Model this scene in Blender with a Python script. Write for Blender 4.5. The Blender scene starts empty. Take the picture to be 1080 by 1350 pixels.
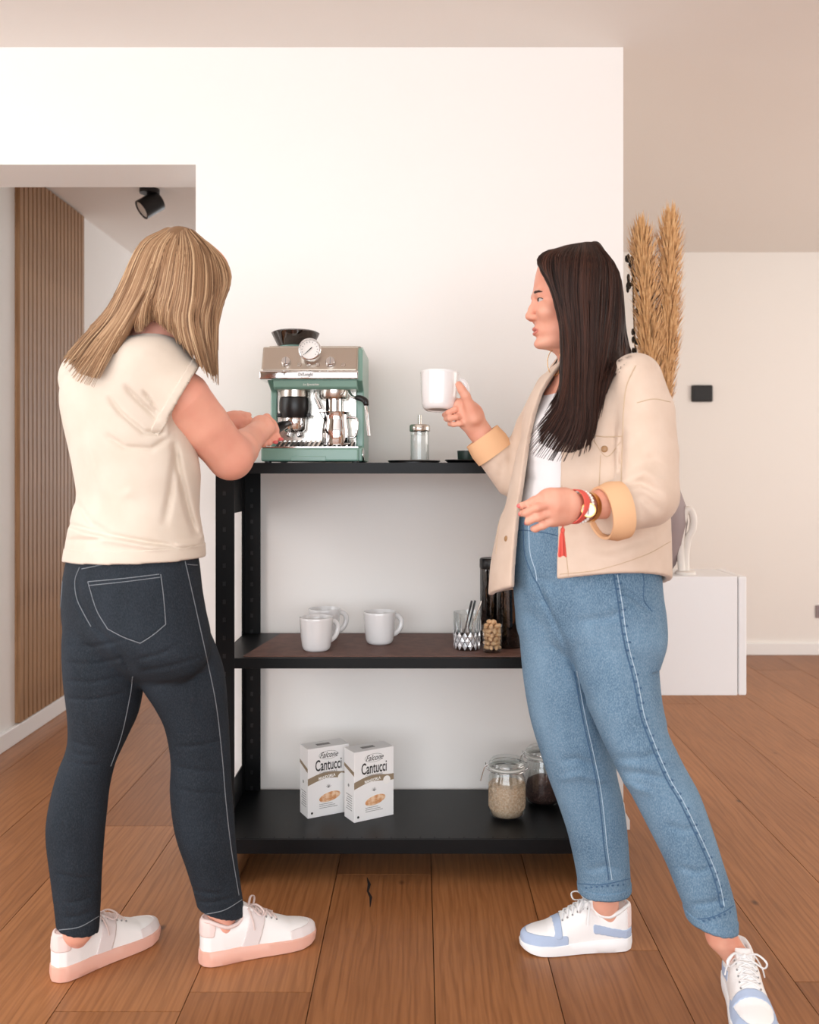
import bpy, math, random
import numpy as np
from mathutils import Vector, Matrix
from mathutils.bvhtree import BVHTree

random.seed(7)
rng = np.random.RandomState(11)
scene = bpy.context.scene
COL = scene.collection

# ------------------------------------------------------------------ camera, world, light, exposure
F, CX, CY, EYE = 1230.0, 555.0, 620.0, 1.15          # focal length and principal point in px (1080x1350), eye height
cam_d = bpy.data.cameras.new('camera')
cam = bpy.data.objects.new('camera', cam_d); COL.objects.link(cam)
cam.location = (0, 0, EYE); cam.rotation_euler = (math.pi / 2, 0, 0)
cam_d.sensor_fit = 'VERTICAL'; cam_d.sensor_height = 36.0; cam_d.sensor_width = 28.8
cam_d.lens = 36.0 * F / 1350
cam_d.shift_x = -(CX - 540) / 1350
cam_d.shift_y = (CY - 675) / 1350
cam_d.clip_start = 0.05
cam_d.dof.use_dof = True; cam_d.dof.focus_distance = 2.45; cam_d.dof.aperture_fstop = 3.6
scene.camera = cam

world = bpy.data.worlds.new('daylight'); scene.world = world
world.use_nodes = True
bg = world.node_tree.nodes['Background']
bg.inputs[0].default_value = (0.93, 0.96, 1.0, 1); bg.inputs[1].default_value = 1.0

def area(name, loc, rot, sx, sy, power, color):
    l = bpy.data.lights.new(name, 'AREA'); l.shape = 'RECTANGLE'; l.size = sx; l.size_y = sy
    l.energy = power; l.color = color
    o = bpy.data.objects.new(name, l); COL.objects.link(o)
    o.location = loc; o.rotation_euler = rot
    return o
H = math.pi / 2
area('window_daylight_front', (-0.4, -3.30, 1.25), (H, 0, 0), 6.0, 1.9, 178, (0.90, 0.95, 1.0))       # window wall behind the camera
area('window_daylight_side', (-3.05, 0.6, 1.45), (H, 0, -H), 3.0, 2.0, 62, (0.92, 0.96, 1.0))         # side window of the main room
area('fill_living_area', (3.9, 3.4, 1.4), (H, 0, H), 2.6, 1.9, 50, (1.0, 0.97, 0.93))            # added fill lamp that brightens the living area, no window there
area('fill_hall', (-0.3, 7.85, 1.4), (H, 0, math.pi), 1.4, 1.7, 44, (0.93, 0.96, 1.0))      # added lamp at the hall's end, lights its walls
area('fill_overhead', (-0.2, 0.75, 2.49), (0, 0, 0), 2.4, 1.3, 9, (1.0, 0.985, 0.96))                                # added overhead fill above the viewpoint, the ceiling is closed
vs = scene.view_settings
vs.view_transform = 'Standard'; vs.look = 'None'; vs.gamma = 1.0; vs.use_curve_mapping = False
vs.exposure = -0.09

# ------------------------------------------------------------------ helpers
def P(px, py, Y):
    return np.array([(px - CX) / F * Y, Y, EYE - (py - CY) / F * Y])
def pm(px, Y): return px * Y / F
def lin(c):
    r = []
    for v in c[:3]:
        v /= 255.0
        r.append(v / 12.92 if v <= 0.04045 else ((v + 0.055) / 1.055) ** 2.4)
    return (r[0], r[1], r[2], 1)

MATS = {}
def mat(name, col, rough=0.5, metal=0.0, col2=None, nscale=8.0, nstretch=(1, 1, 1), ndetail=3, contrast=(0.35, 0.65),
        bump=None, bstretch=(1, 1, 1), coat=0, sheen=0, sss=0, spec=0.5, coords='Object'):
    m = bpy.data.materials.new(name); m.use_nodes = True
    nt = m.node_tree; b = nt.nodes['Principled BSDF']
    b.inputs['Base Color'].default_value = lin(col); b.inputs['Roughness'].default_value = rough
    b.inputs['Metallic'].default_value = metal
    b.inputs['Specular IOR Level'].default_value = spec
    if coat: b.inputs['Coat Weight'].default_value = coat; b.inputs['Coat Roughness'].default_value = 0.15
    if sheen: b.inputs['Sheen Weight'].default_value = sheen
    if sss:
        b.inputs['Subsurface Weight'].default_value = sss; b.inputs['Subsurface Radius'].default_value = (0.012, 0.005, 0.003)
        b.inputs['Subsurface Scale'].default_value = 1.0
    tc = nt.nodes.new('ShaderNodeTexCoord')
    def mapped(st):
        mp = nt.nodes.new('ShaderNodeMapping'); mp.inputs['Scale'].default_value = st
        nt.links.new(tc.outputs[coords], mp.inputs[0]); return mp
    if col2 is not None:
        n = nt.nodes.new('ShaderNodeTexNoise'); n.inputs['Scale'].default_value = nscale; n.inputs['Detail'].default_value = ndetail
        nt.links.new(mapped(nstretch).outputs[0], n.inputs['Vector'])
        r = nt.nodes.new('ShaderNodeValToRGB')
        r.color_ramp.elements[0].position = contrast[0]; r.color_ramp.elements[1].position = contrast[1]
        r.color_ramp.elements[0].color = lin(col); r.color_ramp.elements[1].color = lin(col2)
        nt.links.new(n.outputs['Fac'], r.inputs[0]); nt.links.new(r.outputs[0], b.inputs['Base Color'])
    if bump:
        n2 = nt.nodes.new('ShaderNodeTexNoise'); n2.inputs['Scale'].default_value = bump[0]; n2.inputs['Detail'].default_value = 2
        nt.links.new(mapped(bstretch).outputs[0], n2.inputs['Vector'])
        bp = nt.nodes.new('ShaderNodeBump'); bp.inputs['Strength'].default_value = bump[1]; bp.inputs['Distance'].default_value = bump[2] if len(bump) > 2 else 0.002
        nt.links.new(n2.outputs['Fac'], bp.inputs['Height']); nt.links.new(bp.outputs[0], b.inputs['Normal'])
    MATS[name] = m
    return m

def glass_mat(name, tint=(250, 252, 252), gloss=0.06, rough=0.02):
    m = bpy.data.materials.new(name); m.use_nodes = True; nt = m.node_tree
    nt.nodes.remove(nt.nodes['Principled BSDF']); out = nt.nodes['Material Output']
    t = nt.nodes.new('ShaderNodeBsdfTransparent'); t.inputs[0].default_value = lin(tint)
    g = nt.nodes.new('ShaderNodeBsdfGlossy'); g.inputs['Roughness'].default_value = rough
    lw = nt.nodes.new('ShaderNodeLayerWeight'); lw.inputs[0].default_value = 0.25
    mr = nt.nodes.new('ShaderNodeMapRange'); mr.inputs[3].default_value = gloss; mr.inputs[4].default_value = 0.42
    nt.links.new(lw.outputs['Facing'], mr.inputs[0])
    x = nt.nodes.new('ShaderNodeMixShader')
    nt.links.new(mr.outputs[0], x.inputs[0]); nt.links.new(t.outputs[0], x.inputs[1]); nt.links.new(g.outputs[0], x.inputs[2])
    nt.links.new(x.outputs[0], out.inputs[0])
    MATS[name] = m
    return m

def tag(o, label=None, cat=None, group=None, kind=None):
    if label: o['label'] = label
    if cat: o['category'] = cat
    if group: o['group'] = group
    if kind: o['kind'] = kind
    return o
def empty(name, loc=(0, 0, 0), rz=0.0, label=None, cat=None, group=None):
    o = bpy.data.objects.new(name, None); COL.objects.link(o); o.empty_display_size = 0.05
    o.location = loc; o.rotation_euler = (0, 0, rz)
    return tag(o, label, cat, group)
def link_mesh(name, me, m, parent=None, smooth=40, bevel=0, loc=None, rot=None):
    if m is not None and not me.materials: me.materials.append(MATS[m] if isinstance(m, str) else m)
    if smooth:
        me.shade_smooth()
        if smooth < 180: me.set_sharp_from_angle(angle=math.radians(smooth))
    o = bpy.data.objects.new(name, me); COL.objects.link(o)
    if parent is not None: o.parent = parent
    if loc is not None: o.location = loc
    if rot is not None: o.rotation_euler = rot
    if bevel:
        b = o.modifiers.new('bevel', 'BEVEL'); b.width = bevel; b.segments = 2; b.limit_method = 'ANGLE'
    return o
def copy_tree(o, parent=None):
    c = o.copy(); COL.objects.link(c); c.parent = parent
    for ch in list(o.children): copy_tree(ch, c)
    return c

class MB:
    """collects simple shapes into one mesh"""
    def __init__(s): s.v = []; s.f = []
    def add(s, v, f):
        n = len(s.v); s.v += [tuple(map(float, p)) for p in v]; s.f += [tuple(i + n for i in q) for q in f]; return s
    def box(s, x0, x1, y0, y1, z0, z1):
        v = [(x0,y0,z0),(x1,y0,z0),(x1,y1,z0),(x0,y1,z0),(x0,y0,z1),(x1,y0,z1),(x1,y1,z1),(x0,y1,z1)]
        return s.add(v, [(0,3,2,1),(4,5,6,7),(0,1,5,4),(1,2,6,5),(2,3,7,6),(3,0,4,7)])
    def lathe(s, prof, seg=32, c=(0, 0, 0), axis='z', a0=0.0, a1=2 * math.pi, sx=1.0, sy=1.0):
        full = abs(a1 - a0 - 2 * math.pi) < 1e-6
        n = seg if full else seg + 1
        v = []; f = []
        for r, z in prof:
            for i in range(n):
                a = a0 + (a1 - a0) * i / seg
                x, y = r * math.cos(a) * sx, r * math.sin(a) * sy
                if axis == 'z': p = (x, y, z)
                elif axis == 'y': p = (x, z, y)
                else: p = (z, x, y)
                v.append((p[0] + c[0], p[1] + c[1], p[2] + c[2]))
        for j in range(len(prof) - 1):
            for i in range(seg):
                i2 = (i + 1) % n
                q = (j*n+i, j*n+i2, (j+1)*n+i2, (j+1)*n+i)
                f.append(q if axis != 'y' else q[::-1])
        return s.add(v, f)
    def tube(s, pts, r, seg=8, caps=True, flat=None):
        pts = [Vector(p) for p in pts]; n = len(pts)
        rs = r if hasattr(r, '__len__') else [r] * n
        v = []; f = []; up = None
        for i, p in enumerate(pts):
            t = (pts[min(i + 1, n - 1)] - pts[max(i - 1, 0)])
            t = t.normalized() if t.length > 1e-9 else Vector((0, 0, 1))
            if up is None:
                up = Vector((0, 0, 1)) if abs(t.z) < 0.9 else Vector((0, 1, 0))
            a = up.cross(t)
            if a.length < 1e-6: a = Vector((1, 0, 0)).cross(t)
            a.normalize(); b = t.cross(a); up = b
            for k in range(seg):
                w = 2 * math.pi * k / seg
                ra, rb = rs[i], rs[i] * (flat if flat else 1)
                v.append(p + a * (ra * math.cos(w)) + b * (rb * math.sin(w)))
        for i in range(n - 1):
            for k in range(seg):
                k2 = (k + 1) % seg
                f.append((i*seg+k, i*seg+k2, (i+1)*seg+k2, (i+1)*seg+k))
        if caps:
            f.append(tuple(range(seg))[::-1]); f.append(tuple((n-1)*seg + k for k in range(seg)))
        return s.add(v, f)
    def prism(s, poly, y0, y1, plane='xz'):
        n = len(poly)
        def q(a, b, d):
            return (a, d, b) if plane == 'xz' else ((a, b, d) if plane == 'xy' else (d, a, b))
        v = [q(a, b, y0) for a, b in poly] + [q(a, b, y1) for a, b in poly]
        f = [tuple(range(n)), tuple(range(2*n - 1, n - 1, -1))] + [(i, n + i, n + (i+1) % n, (i+1) % n) for i in range(n)]
        return s.add(v, f)
    def sphere(s, c, r, seg=12, rings=8, sc=(1, 1, 1), rot=None):
        v = []; f = []
        for j in range(rings + 1):
            th = math.pi * j / rings
            for i in range(seg):
                ph = 2 * math.pi * i / seg
                p = Vector((r*sc[0]*math.sin(th)*math.cos(ph), r*sc[1]*math.sin(th)*math.sin(ph), r*sc[2]*math.cos(th)))
                if rot is not None: p = rot @ p
                v.append((p.x + c[0], p.y + c[1], p.z + c[2]))
        for j in range(rings):
            for i in range(seg):
                i2 = (i + 1) % seg
                f.append((j*seg+i, (j+1)*seg+i, (j+1)*seg+i2, j*seg+i2))
        return s.add(v, f)
    def mesh(s, name, fix=True):
        me = bpy.data.meshes.new(name); me.from_pydata(s.v, [], s.f); me.validate()
        if fix:
            import bmesh
            bm = bmesh.new(); bm.from_mesh(me); bmesh.ops.remove_doubles(bm, verts=bm.verts, dist=1e-6)
            bmesh.ops.recalc_face_normals(bm, faces=bm.faces); bm.to_mesh(me); bm.free()
        return me
    def obj(s, name, m, parent=None, smooth=40, bevel=0, loc=None, rot=None):
        return link_mesh(name, s.mesh(name), m, parent, smooth, bevel, loc, rot)

def curve_pts(ctrl, n):
    """Catmull-Rom through control points (any dimension)"""
    c = np.array(ctrl, float); m = len(c)
    e = np.vstack([2*c[0] - c[1], c, 2*c[-1] - c[-2]])
    out = []
    for t in np.linspace(0, m - 1, n):
        i = min(int(t), m - 2); u = t - i
        p0, p1, p2, p3 = e[i], e[i+1], e[i+2], e[i+3]
        out.append(0.5 * ((2*p1) + (-p0 + p2)*u + (2*p0 - 5*p1 + 4*p2 - p3)*u*u + (-p0 + 3*p1 - 3*p2 + p3)*u**3))
    return np.array(out)

def text_obj(name, s, size, m, parent, loc, rot=(H, 0, 0), sx=1.0, shear=0.0, bold=0.0, depth=0.0002, align='CENTER'):
    cu = bpy.data.curves.new(name, 'FONT'); cu.body = s; cu.size = size; cu.shear = shear; cu.offset = bold
    cu.extrude = depth; cu.align_x = align; cu.align_y = 'CENTER'; cu.resolution_u = 3
    t = bpy.data.objects.new(name, cu); COL.objects.link(t)
    bpy.context.view_layer.update()
    me = bpy.data.meshes.new_from_object(t.evaluated_get(bpy.context.evaluated_depsgraph_get()))
    bpy.data.objects.remove(t); bpy.data.curves.remove(cu)
    me.name = name
    for v in me.vertices: v.co.x *= sx
    o = link_mesh(name, me, m, parent, 0)
    o.location = loc; o.rotation_euler = rot
    return o

# ------------------------------------------------------------------ materials
mat('wall_paint', (247, 244, 240), 0.85, bump=(220, 0.08, 0.001), spec=0.2)
mat('ceiling_paint', (240, 234, 228), 0.9, spec=0.2)
mat('far_wall_paint', (243, 238, 232), 0.9, spec=0.2)
mat('baseboard_paint', (246, 245, 243), 0.45)
mat('subfloor', (60, 38, 24), 0.9)
mat('black_steel', (9, 10, 12), 0.40, metal=0.0, spec=0.22, bump=(400, 0.05, 0.0005))
mat('black_plastic', (16, 16, 17), 0.35)
mat('white_lacquer', (250, 250, 250), 0.35)
mat('porcelain', (240, 240, 240), 0.12, coat=0.5)
mat('green_enamel', (124, 164, 150), 0.32, coat=0.3)
mat('steel', (205, 200, 192), 0.24, metal=1.0, bump=(300, 0.04, 0.0005), bstretch=(0.05, 1, 1))
mat('chrome', (225, 225, 225), 0.06, metal=1.0)
mat('panel_steel', (200, 190, 178), 0.34, metal=1.0, bump=(300, 0.04, 0.0005), bstretch=(0.05, 1, 1))
mat('brown_leather', (112, 78, 66), 0.6, col2=(98, 66, 55), nscale=30, bump=(500, 0.15, 0.0006))
mat('print_black', (38, 36, 36), 0.6)
mat('print_grey', (150, 148, 146), 0.7)
mat('print_tan', (150, 132, 108), 0.7)
mat('print_white', (250, 248, 244), 0.7)
mat('card_white', (246, 245, 244), 0.55)
mat('biscuit', (214, 150, 100), 0.8, col2=(240, 205, 170), nscale=90, contrast=(0.4, 0.6))
mat('oats', (226, 203, 178), 0.9, col2=(200, 168, 138), nscale=180, contrast=(0.35, 0.65))
mat('seeds', (92, 62, 54), 0.7, col2=(58, 36, 32), nscale=260)
mat('pistachio', (238, 202, 158), 0.6, col2=(220, 174, 128), nscale=70)
mat('coffee_beans', (34, 24, 20), 0.45, col2=(16, 11, 10), nscale=160)
mat('sugar', (246, 244, 240), 0.8)
mat('rubber_seal', (214, 214, 208), 0.5)
glass_mat('clear_glass')
glass_mat('dark_glass', (150, 140, 135), 0.10)
mat('crystal_facet', (236, 238, 242), 0.12, metal=0.45)
mat('oak_slat', (172, 132, 94), 0.6, col2=(148, 110, 76), nscale=10, nstretch=(6, 6, 0.5), coords='Object')
mat('pampas', (238, 194, 140), 0.9, col2=(220, 170, 114), nscale=60, sheen=0.3)
mat('dark_dried', (46, 42, 36), 0.9)
mat('mauve_ceramic', (150, 134, 134), 0.6)
mat('cream_ceramic', (236, 230, 222), 0.5)
mat('far_black', (22, 22, 24), 0.5)
mat('lamp_glass', (240, 240, 236), 0.3)
mat('skin_a', (243, 180, 156), 0.5, col2=(238, 168, 146), nscale=14, sss=0.12, spec=0.35)
mat('skin_b', (234, 176, 152), 0.5, col2=(226, 156, 132), nscale=16, sss=0.12, spec=0.35)
mat('lip', (206, 122, 108), 0.4)
mat('cheek', (232, 150, 130), 0.5)
mat('nail', (226, 110, 108), 0.25)
mat('brow', (58, 38, 30), 0.8)
mat('eye_white', (186, 172, 166), 0.4)
mat('eye_iris', (54, 40, 32), 0.1)
mat('tee_cream', (221, 209, 194), 0.85, col2=(215, 202, 186), nscale=12, bump=(600, 0.12, 0.0008), sheen=0.2, spec=0.2)
mat('tee_white', (246, 246, 248), 0.85, bump=(600, 0.1, 0.0008), spec=0.2)
mat('jacket_beige', (222, 201, 183), 0.85, col2=(216, 194, 175), nscale=20, bump=(700, 0.2, 0.001), sheen=0.2, spec=0.2)
mat('jacket_seam', (206, 182, 154), 0.9)
mat('jacket_lining', (236, 190, 148), 0.85, bump=(700, 0.15, 0.001), spec=0.2)
mat('button_horn', (166, 128, 88), 0.4)
def denim(name, c1, c2, c3, fade):
    m = mat(name, c1, 0.85, col2=c2, nscale=9, nstretch=(1.4, 1.4, 0.6), ndetail=4, contrast=(0.3, 0.7), spec=0.2)
    nt = m.node_tree; b = nt.nodes['Principled BSDF']
    base = b.inputs['Base Color'].links[0].from_socket
    tc = next(n for n in nt.nodes if n.type == 'TEX_COORD')
    n = nt.nodes.new('ShaderNodeTexNoise'); n.inputs['Scale'].default_value = 520; n.inputs['Detail'].default_value = 2
    mp = nt.nodes.new('ShaderNodeMapping'); mp.inputs['Scale'].default_value = (1, 1, 0.45)
    nt.links.new(tc.outputs['Object'], mp.inputs[0]); nt.links.new(mp.outputs[0], n.inputs['Vector'])
    mx = nt.nodes.new('ShaderNodeMix'); mx.data_type = 'RGBA'
    r = nt.nodes.new('ShaderNodeMapRange'); r.inputs[1].default_value = 0.4; r.inputs[2].default_value = 0.72; r.inputs[4].default_value = fade
    nt.links.new(n.outputs['Fac'], r.inputs[0]); nt.links.new(r.outputs[0], mx.inputs[0])
    nt.links.new(base, mx.inputs[6]); mx.inputs[7].default_value = lin(c3); nt.links.new(mx.outputs[2], b.inputs['Base Color'])
    bp = nt.nodes.new('ShaderNodeBump'); bp.inputs['Strength'].default_value = 0.25; bp.inputs['Distance'].default_value = 0.001
    nt.links.new(n.outputs['Fac'], bp.inputs['Height']); nt.links.new(bp.outputs[0], b.inputs['Normal'])
denim('denim_dark', (30, 36, 42), (40, 47, 55), (60, 68, 77), 0.5)
denim('denim_light', (80, 110, 135), (110, 142, 167), (158, 184, 204), 0.5)
mat('stitch_dark', (126, 132, 138), 0.9)
mat('stitch_edge', (30, 36, 42), 0.9)
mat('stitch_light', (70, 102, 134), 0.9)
mat('stitch_pale', (186, 208, 224), 0.9)
mat('shoe_white', (247, 245, 243), 0.5)
mat('shoe_blue', (178, 194, 220), 0.85, bump=(500, 0.2, 0.001))
mat('shoe_pink', (240, 218, 212), 0.8)
mat('shoe_grey', (232, 222, 220), 0.8)
mat('sole_pink', (236, 184, 166), 0.4, sss=0.1)
mat('sole_white', (248, 248, 248), 0.45)
mat('lace_pink', (228, 208, 202), 0.8)
mat('lace_white', (240, 240, 240), 0.8)
mat('coral_band', (234, 98, 86), 0.8, bump=(500, 0.3, 0.001))
mat('pearl', (246, 240, 232), 0.25)
mat('gold', (214, 168, 104), 0.25, metal=1.0)
mat('dial', (246, 238, 230), 0.4)
mat('dark_green', (34, 52, 46), 0.4)
mat('crack_dark', (30, 16, 10), 0.9)

def hair_mat(name, c1, c2, c3, rough):
    m = bpy.data.materials.new(name); m.use_nodes = True; nt = m.node_tree; b = nt.nodes['Principled BSDF']
    a = nt.nodes.new('ShaderNodeAttribute'); a.attribute_name = 'strand'
    r = nt.nodes.new('ShaderNodeValToRGB'); r.color_ramp.elements[0].color = lin(c1); r.color_ramp.elements[1].color = lin(c3)
    e = r.color_ramp.elements.new(0.5); e.color = lin(c2)
    nt.links.new(a.outputs['Fac'], r.inputs[0]); nt.links.new(r.outputs[0], b.inputs['Base Color'])
    b.inputs['Roughness'].default_value = rough; b.inputs['Specular IOR Level'].default_value = 0.22
    MATS[name] = m
hair_mat('hair_blonde', (104, 76, 54), (162, 126, 94), (206, 174, 138), 0.5)
hair_mat('hair_dark', (24, 14, 11), (46, 28, 22), (74, 46, 36), 0.5)

def plank_mat():
    m = bpy.data.materials.new('oak_plank'); m.use_nodes = True; nt = m.node_tree; b = nt.nodes['Principled BSDF']
    N = nt.nodes.new; L = nt.links.new
    tc = N('ShaderNodeTexCoord'); oi = N('ShaderNodeObjectInfo')
    off = N('ShaderNodeVectorMath'); off.operation = 'MULTIPLY'
    cmb = N('ShaderNodeCombineXYZ'); L(oi.outputs['Random'], cmb.inputs[0]); L(oi.outputs['Random'], cmb.inputs[1]); L(oi.outputs['Random'], cmb.inputs[2])
    L(cmb.outputs[0], off.inputs[0]); off.inputs[1].default_value = (13.0, 41.0, 7.0)
    add = N('ShaderNodeVectorMath'); L(tc.outputs['Object'], add.inputs[0]); L(off.outputs[0], add.inputs[1])
    def noise(sc, st, det=4, dist=0.0):
        mp = N('ShaderNodeMapping'); mp.inputs['Scale'].default_value = st; L(add.outputs[0], mp.inputs[0])
        n = N('ShaderNodeTexNoise'); n.inputs['Scale'].default_value = sc; n.inputs['Detail'].default_value = det; n.inputs['Distortion'].default_value = dist
        L(mp.outputs[0], n.inputs['Vector']); return n
    # cathedral grain
    mp = N('ShaderNodeMapping'); mp.inputs['Scale'].default_value = (1.0, 0.12, 1.0); L(add.outputs[0], mp.inputs[0])
    wn = N('ShaderNodeTexWave'); wn.wave_type = 'BANDS'; wn.bands_direction = 'X'
    wn.inputs['Scale'].default_value = 14; wn.inputs['Distortion'].default_value = 9; wn.inputs['Detail'].default_value = 2.5; wn.inputs['Detail Scale'].default_value = 1.6
    L(mp.outputs[0], wn.inputs['Vector'])
    n1 = noise(3.0, (1.6, 0.45, 1)); n2 = noise(160, (1.0, 0.03, 1), 3)
    ramp = N('ShaderNodeValToRGB'); e = ramp.color_ramp.elements
    e[0].position = 0.0; e[0].color = lin((128, 79, 44)); e[1].position = 1.0; e[1].color = lin((182, 124, 78))
    m1 = N('ShaderNodeMath'); m1.operation = 'MULTIPLY_ADD'; L(oi.outputs['Random'], m1.inputs[0]); m1.inputs[1].default_value = 0.45; m1.inputs[2].default_value = 0.05
    m2 = N('ShaderNodeMath'); m2.operation = 'MULTIPLY_ADD'; L(n1.outputs['Fac'], m2.inputs[0]); m2.inputs[1].default_value = 0.6; L(m1.outputs[0], m2.inputs[2])
    L(m2.outputs[0], ramp.inputs[0])
    mix1 = N('ShaderNodeMix'); mix1.data_type = 'RGBA'; mix1.blend_type = 'MULTIPLY'
    wr = N('ShaderNodeValToRGB'); wr.color_ramp.elements[0].color = (0.80, 0.76, 0.72, 1); wr.color_ramp.elements[1].color = (1, 1, 1, 1)
    wr.color_ramp.elements[0].position = 0.05; wr.color_ramp.elements[1].position = 0.45
    L(wn.outputs['Fac'], wr.inputs[0]); mix1.inputs[0].default_value = 0.75; L(ramp.outputs[0], mix1.inputs[6]); L(wr.outputs[0], mix1.inputs[7])
    mix2 = N('ShaderNodeMix'); mix2.data_type = 'RGBA'; mix2.blend_type = 'MULTIPLY'
    gr = N('ShaderNodeValToRGB'); gr.color_ramp.elements[0].color = (0.78, 0.74, 0.70, 1); gr.color_ramp.elements[1].color = (1.04, 1.04, 1.04, 1)
    gr.color_ramp.elements[0].position = 0.35; gr.color_ramp.elements[1].position = 0.6
    L(n2.outputs['Fac'], gr.inputs[0]); mix2.inputs[0].default_value = 0.7; L(mix1.outputs[2], mix2.inputs[6]); L(gr.outputs[0], mix2.inputs[7])
    # knots
    vo = N('ShaderNodeTexVoronoi'); vo.inputs['Scale'].default_value = 3.4; vo.inputs['Randomness'].default_value = 1
    mpk = N('ShaderNodeMapping'); mpk.inputs['Scale'].default_value = (1.3, 0.8, 1); L(add.outputs[0], mpk.inputs[0]); L(mpk.outputs[0], vo.inputs['Vector'])
    kr = N('ShaderNodeValToRGB'); kr.color_ramp.elements[0].position = 0.012; kr.color_ramp.elements[0].color = (0.16, 0.12, 0.10, 1)
    kr.color_ramp.elements[1].position = 0.055; kr.color_ramp.elements[1].color = (1, 1, 1, 1)
    L(vo.outputs['Distance'], kr.inputs[0])
    mix3 = N('ShaderNodeMix'); mix3.data_type = 'RGBA'; mix3.blend_type = 'MULTIPLY'; mix3.inputs[0].default_value = 0.8
    L(mix2.outputs[2], mix3.inputs[6]); L(kr.outputs[0], mix3.inputs[7])
    L(mix3.outputs[2], b.inputs['Base Color'])
    b.inputs['Roughness'].default_value = 0.42; b.inputs['Specular IOR Level'].default_value = 0.35
    bp = N('ShaderNodeBump'); bp.inputs['Strength'].default_value = 0.12; bp.inputs['Distance'].default_value = 0.001
    L(n2.outputs['Fac'], bp.inputs['Height']); L(bp.outputs[0], b.inputs['Normal'])
    MATS['oak_plank'] = m
plank_mat()

# ------------------------------------------------------------------ room
DW = 3.0            # front face of the partition wall
CEIL = 2.51
XL, XR = -3.2, 4.05
def struct(name, mb, m, bevel=0, smooth=0):
    o = mb.obj(name, m, None, smooth, bevel); o['kind'] = 'structure'; return o
floor = struct('floor', MB().box(XL, XR, -3.5, 8.1, -0.12, -0.015), 'subfloor')
PW, PL, GAP = 0.27, 2.2, 0.0022
plank_mb = MB().box(-PW/2 + GAP/2, PW/2 - GAP/2, -PL/2 + GAP/2, PL/2 - GAP/2, -0.015, 0.0)
plank_me = plank_mb.mesh('plank'); plank_me.materials.append(MATS['oak_plank'])
joints = {-1: 2.654, -2: 2.056, 1: 2.235, 3: 2.997 - 0.9, 0: 3.35, 2: 1.55}
k0, k1 = math.ceil((XL - 0.03) / PW), math.floor((XR - 0.03) / PW)
crack_plank = None
for k in range(k0, k1):
    xc = 0.03 + (k + 0.5) * PW
    j = joints.get(k, 1.9 + random.random() * PL)
    y = j - PL * 2.5
    while y < 8.0 + PL / 2:
        # planks that nothing of the photograph can show are left to the slab
        if 0.9 < y + PL / 2 and y - PL / 2 < 8.0:
            o = bpy.data.objects.new('plank', plank_me); COL.objects.link(o); o.parent = floor; o.location = (xc, y, 0)
            if k == -1 and abs(y - (2.654 - PL / 2)) < 0.01: crack_plank = o
        y += PL
    # floor behind the viewpoint
struct('floor_rear', MB().box(XL, XR, -3.5, 0.4, -0.015, -0.0005), 'oak_plank')
# drying crack in one plank
cr = MB(); base = P(484, 1156, 0)
cpts = [(484, 1157), (487, 1166), (485, 1175), (489, 1183), (488, 1196)]
def on_floor(px, py): Y = EYE * F / (py - CY); return ((px - CX) / F * Y, Y, 0.0)
cw = [0.001, 0.0045, 0.003, 0.004, 0.0008]
vl = []; 
for (a, b), w in zip(cpts, cw):
    x, y, z = on_floor(a, b); vl += [(x - w - crack_plank.location.x, y - crack_plank.location.y, 0.0004), (x + w - crack_plank.location.x, y - crack_plank.location.y, 0.0004)]
cr.add(vl, [(2*i, 2*i+1, 2*i+3, 2*i+2) for i in range(len(cpts) - 1)])
cr.obj('crack', 'crack_dark', crack_plank, 0)

struct('ceiling', MB().box(XL, XR, -3.5, 3.24, CEIL, CEIL + 0.1).box(0.55, XR, 3.24, 5.95, CEIL, CEIL + 0.1), 'ceiling_paint')
struct('ceiling_hall', MB().box(-1.84, 0.55, 3.24, 8.1, 2.44, 2.58), 'ceiling_paint')
# partition with the passage on its left
struct('wall_back', MB().box(-0.724, 0.651, DW, 3.24, 0, CEIL).box(-1.78, -0.724, DW, 3.24, 2.133, CEIL).box(XL, -1.78, DW, 3.24, 0, CEIL), 'wall_paint')
struct('wall_hall_left', MB().box(-1.90, -1.72, 3.24, 8.1, 0, 2.5), 'wall_paint')
struct('wall_hall_right', MB().box(0.50, 0.651, 3.24, 8.1, 0, 2.6), 'wall_paint')
struct('wall_hall_end', MB().box(-1.84, 0.55, 8.0, 8.1, 0, 2.5), 'wall_paint')
struct('wall_far', MB().box(0.651, XR, 5.82, 5.95, 0, CEIL + 0.05), 'far_wall_paint')
struct('wall_right', MB().box(XR, XR + 0.1, -3.5, 5.95, 0, CEIL), 'far_wall_paint')
struct('wall_left', MB().box(XL - 0.1, XL, -3.5, 3.24, 0, CEIL), 'wall_paint')
struct('wall_front', MB().box(XL, XR, -3.6, -3.5, 0, 0.35).box(XL, XR, -3.6, -3.5, 2.45, CEIL), 'wall_paint')
# baseboards with a small top bevel
def base_prof(y): return [(0, 0), (-0.018, 0), (-0.018, 0.06), (-0.008, 0.085), (0, 0.085)]
struct('baseboard_back', MB().prism([(0.651, 0.0), (0.669, 0.0), (0.669, 0.03), (0.655, 0.055), (0.651, 0.085), (-0.724, 0.085), (-0.724, 0.0)], DW - 0.014, DW, 'xz'), 'baseboard_paint')
struct('baseboard_right', MB().prism([(0.651, 0.0), (0.669, 0.0), (0.669, 0.03), (0.655, 0.055), (0.651, 0.085)], DW, 5.82, 'xz'), 'baseboard_paint')
struct('baseboard_far', MB().box(0.669, XR, 5.80, 5.82, 0, 0.075), 'baseboard_paint', bevel=0.004)
struct('baseboard_hall', MB().box(-1.72, -1.70, 3.24, 8.0, 0, 0.075), 'baseboard_paint', bevel=0.004)

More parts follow.
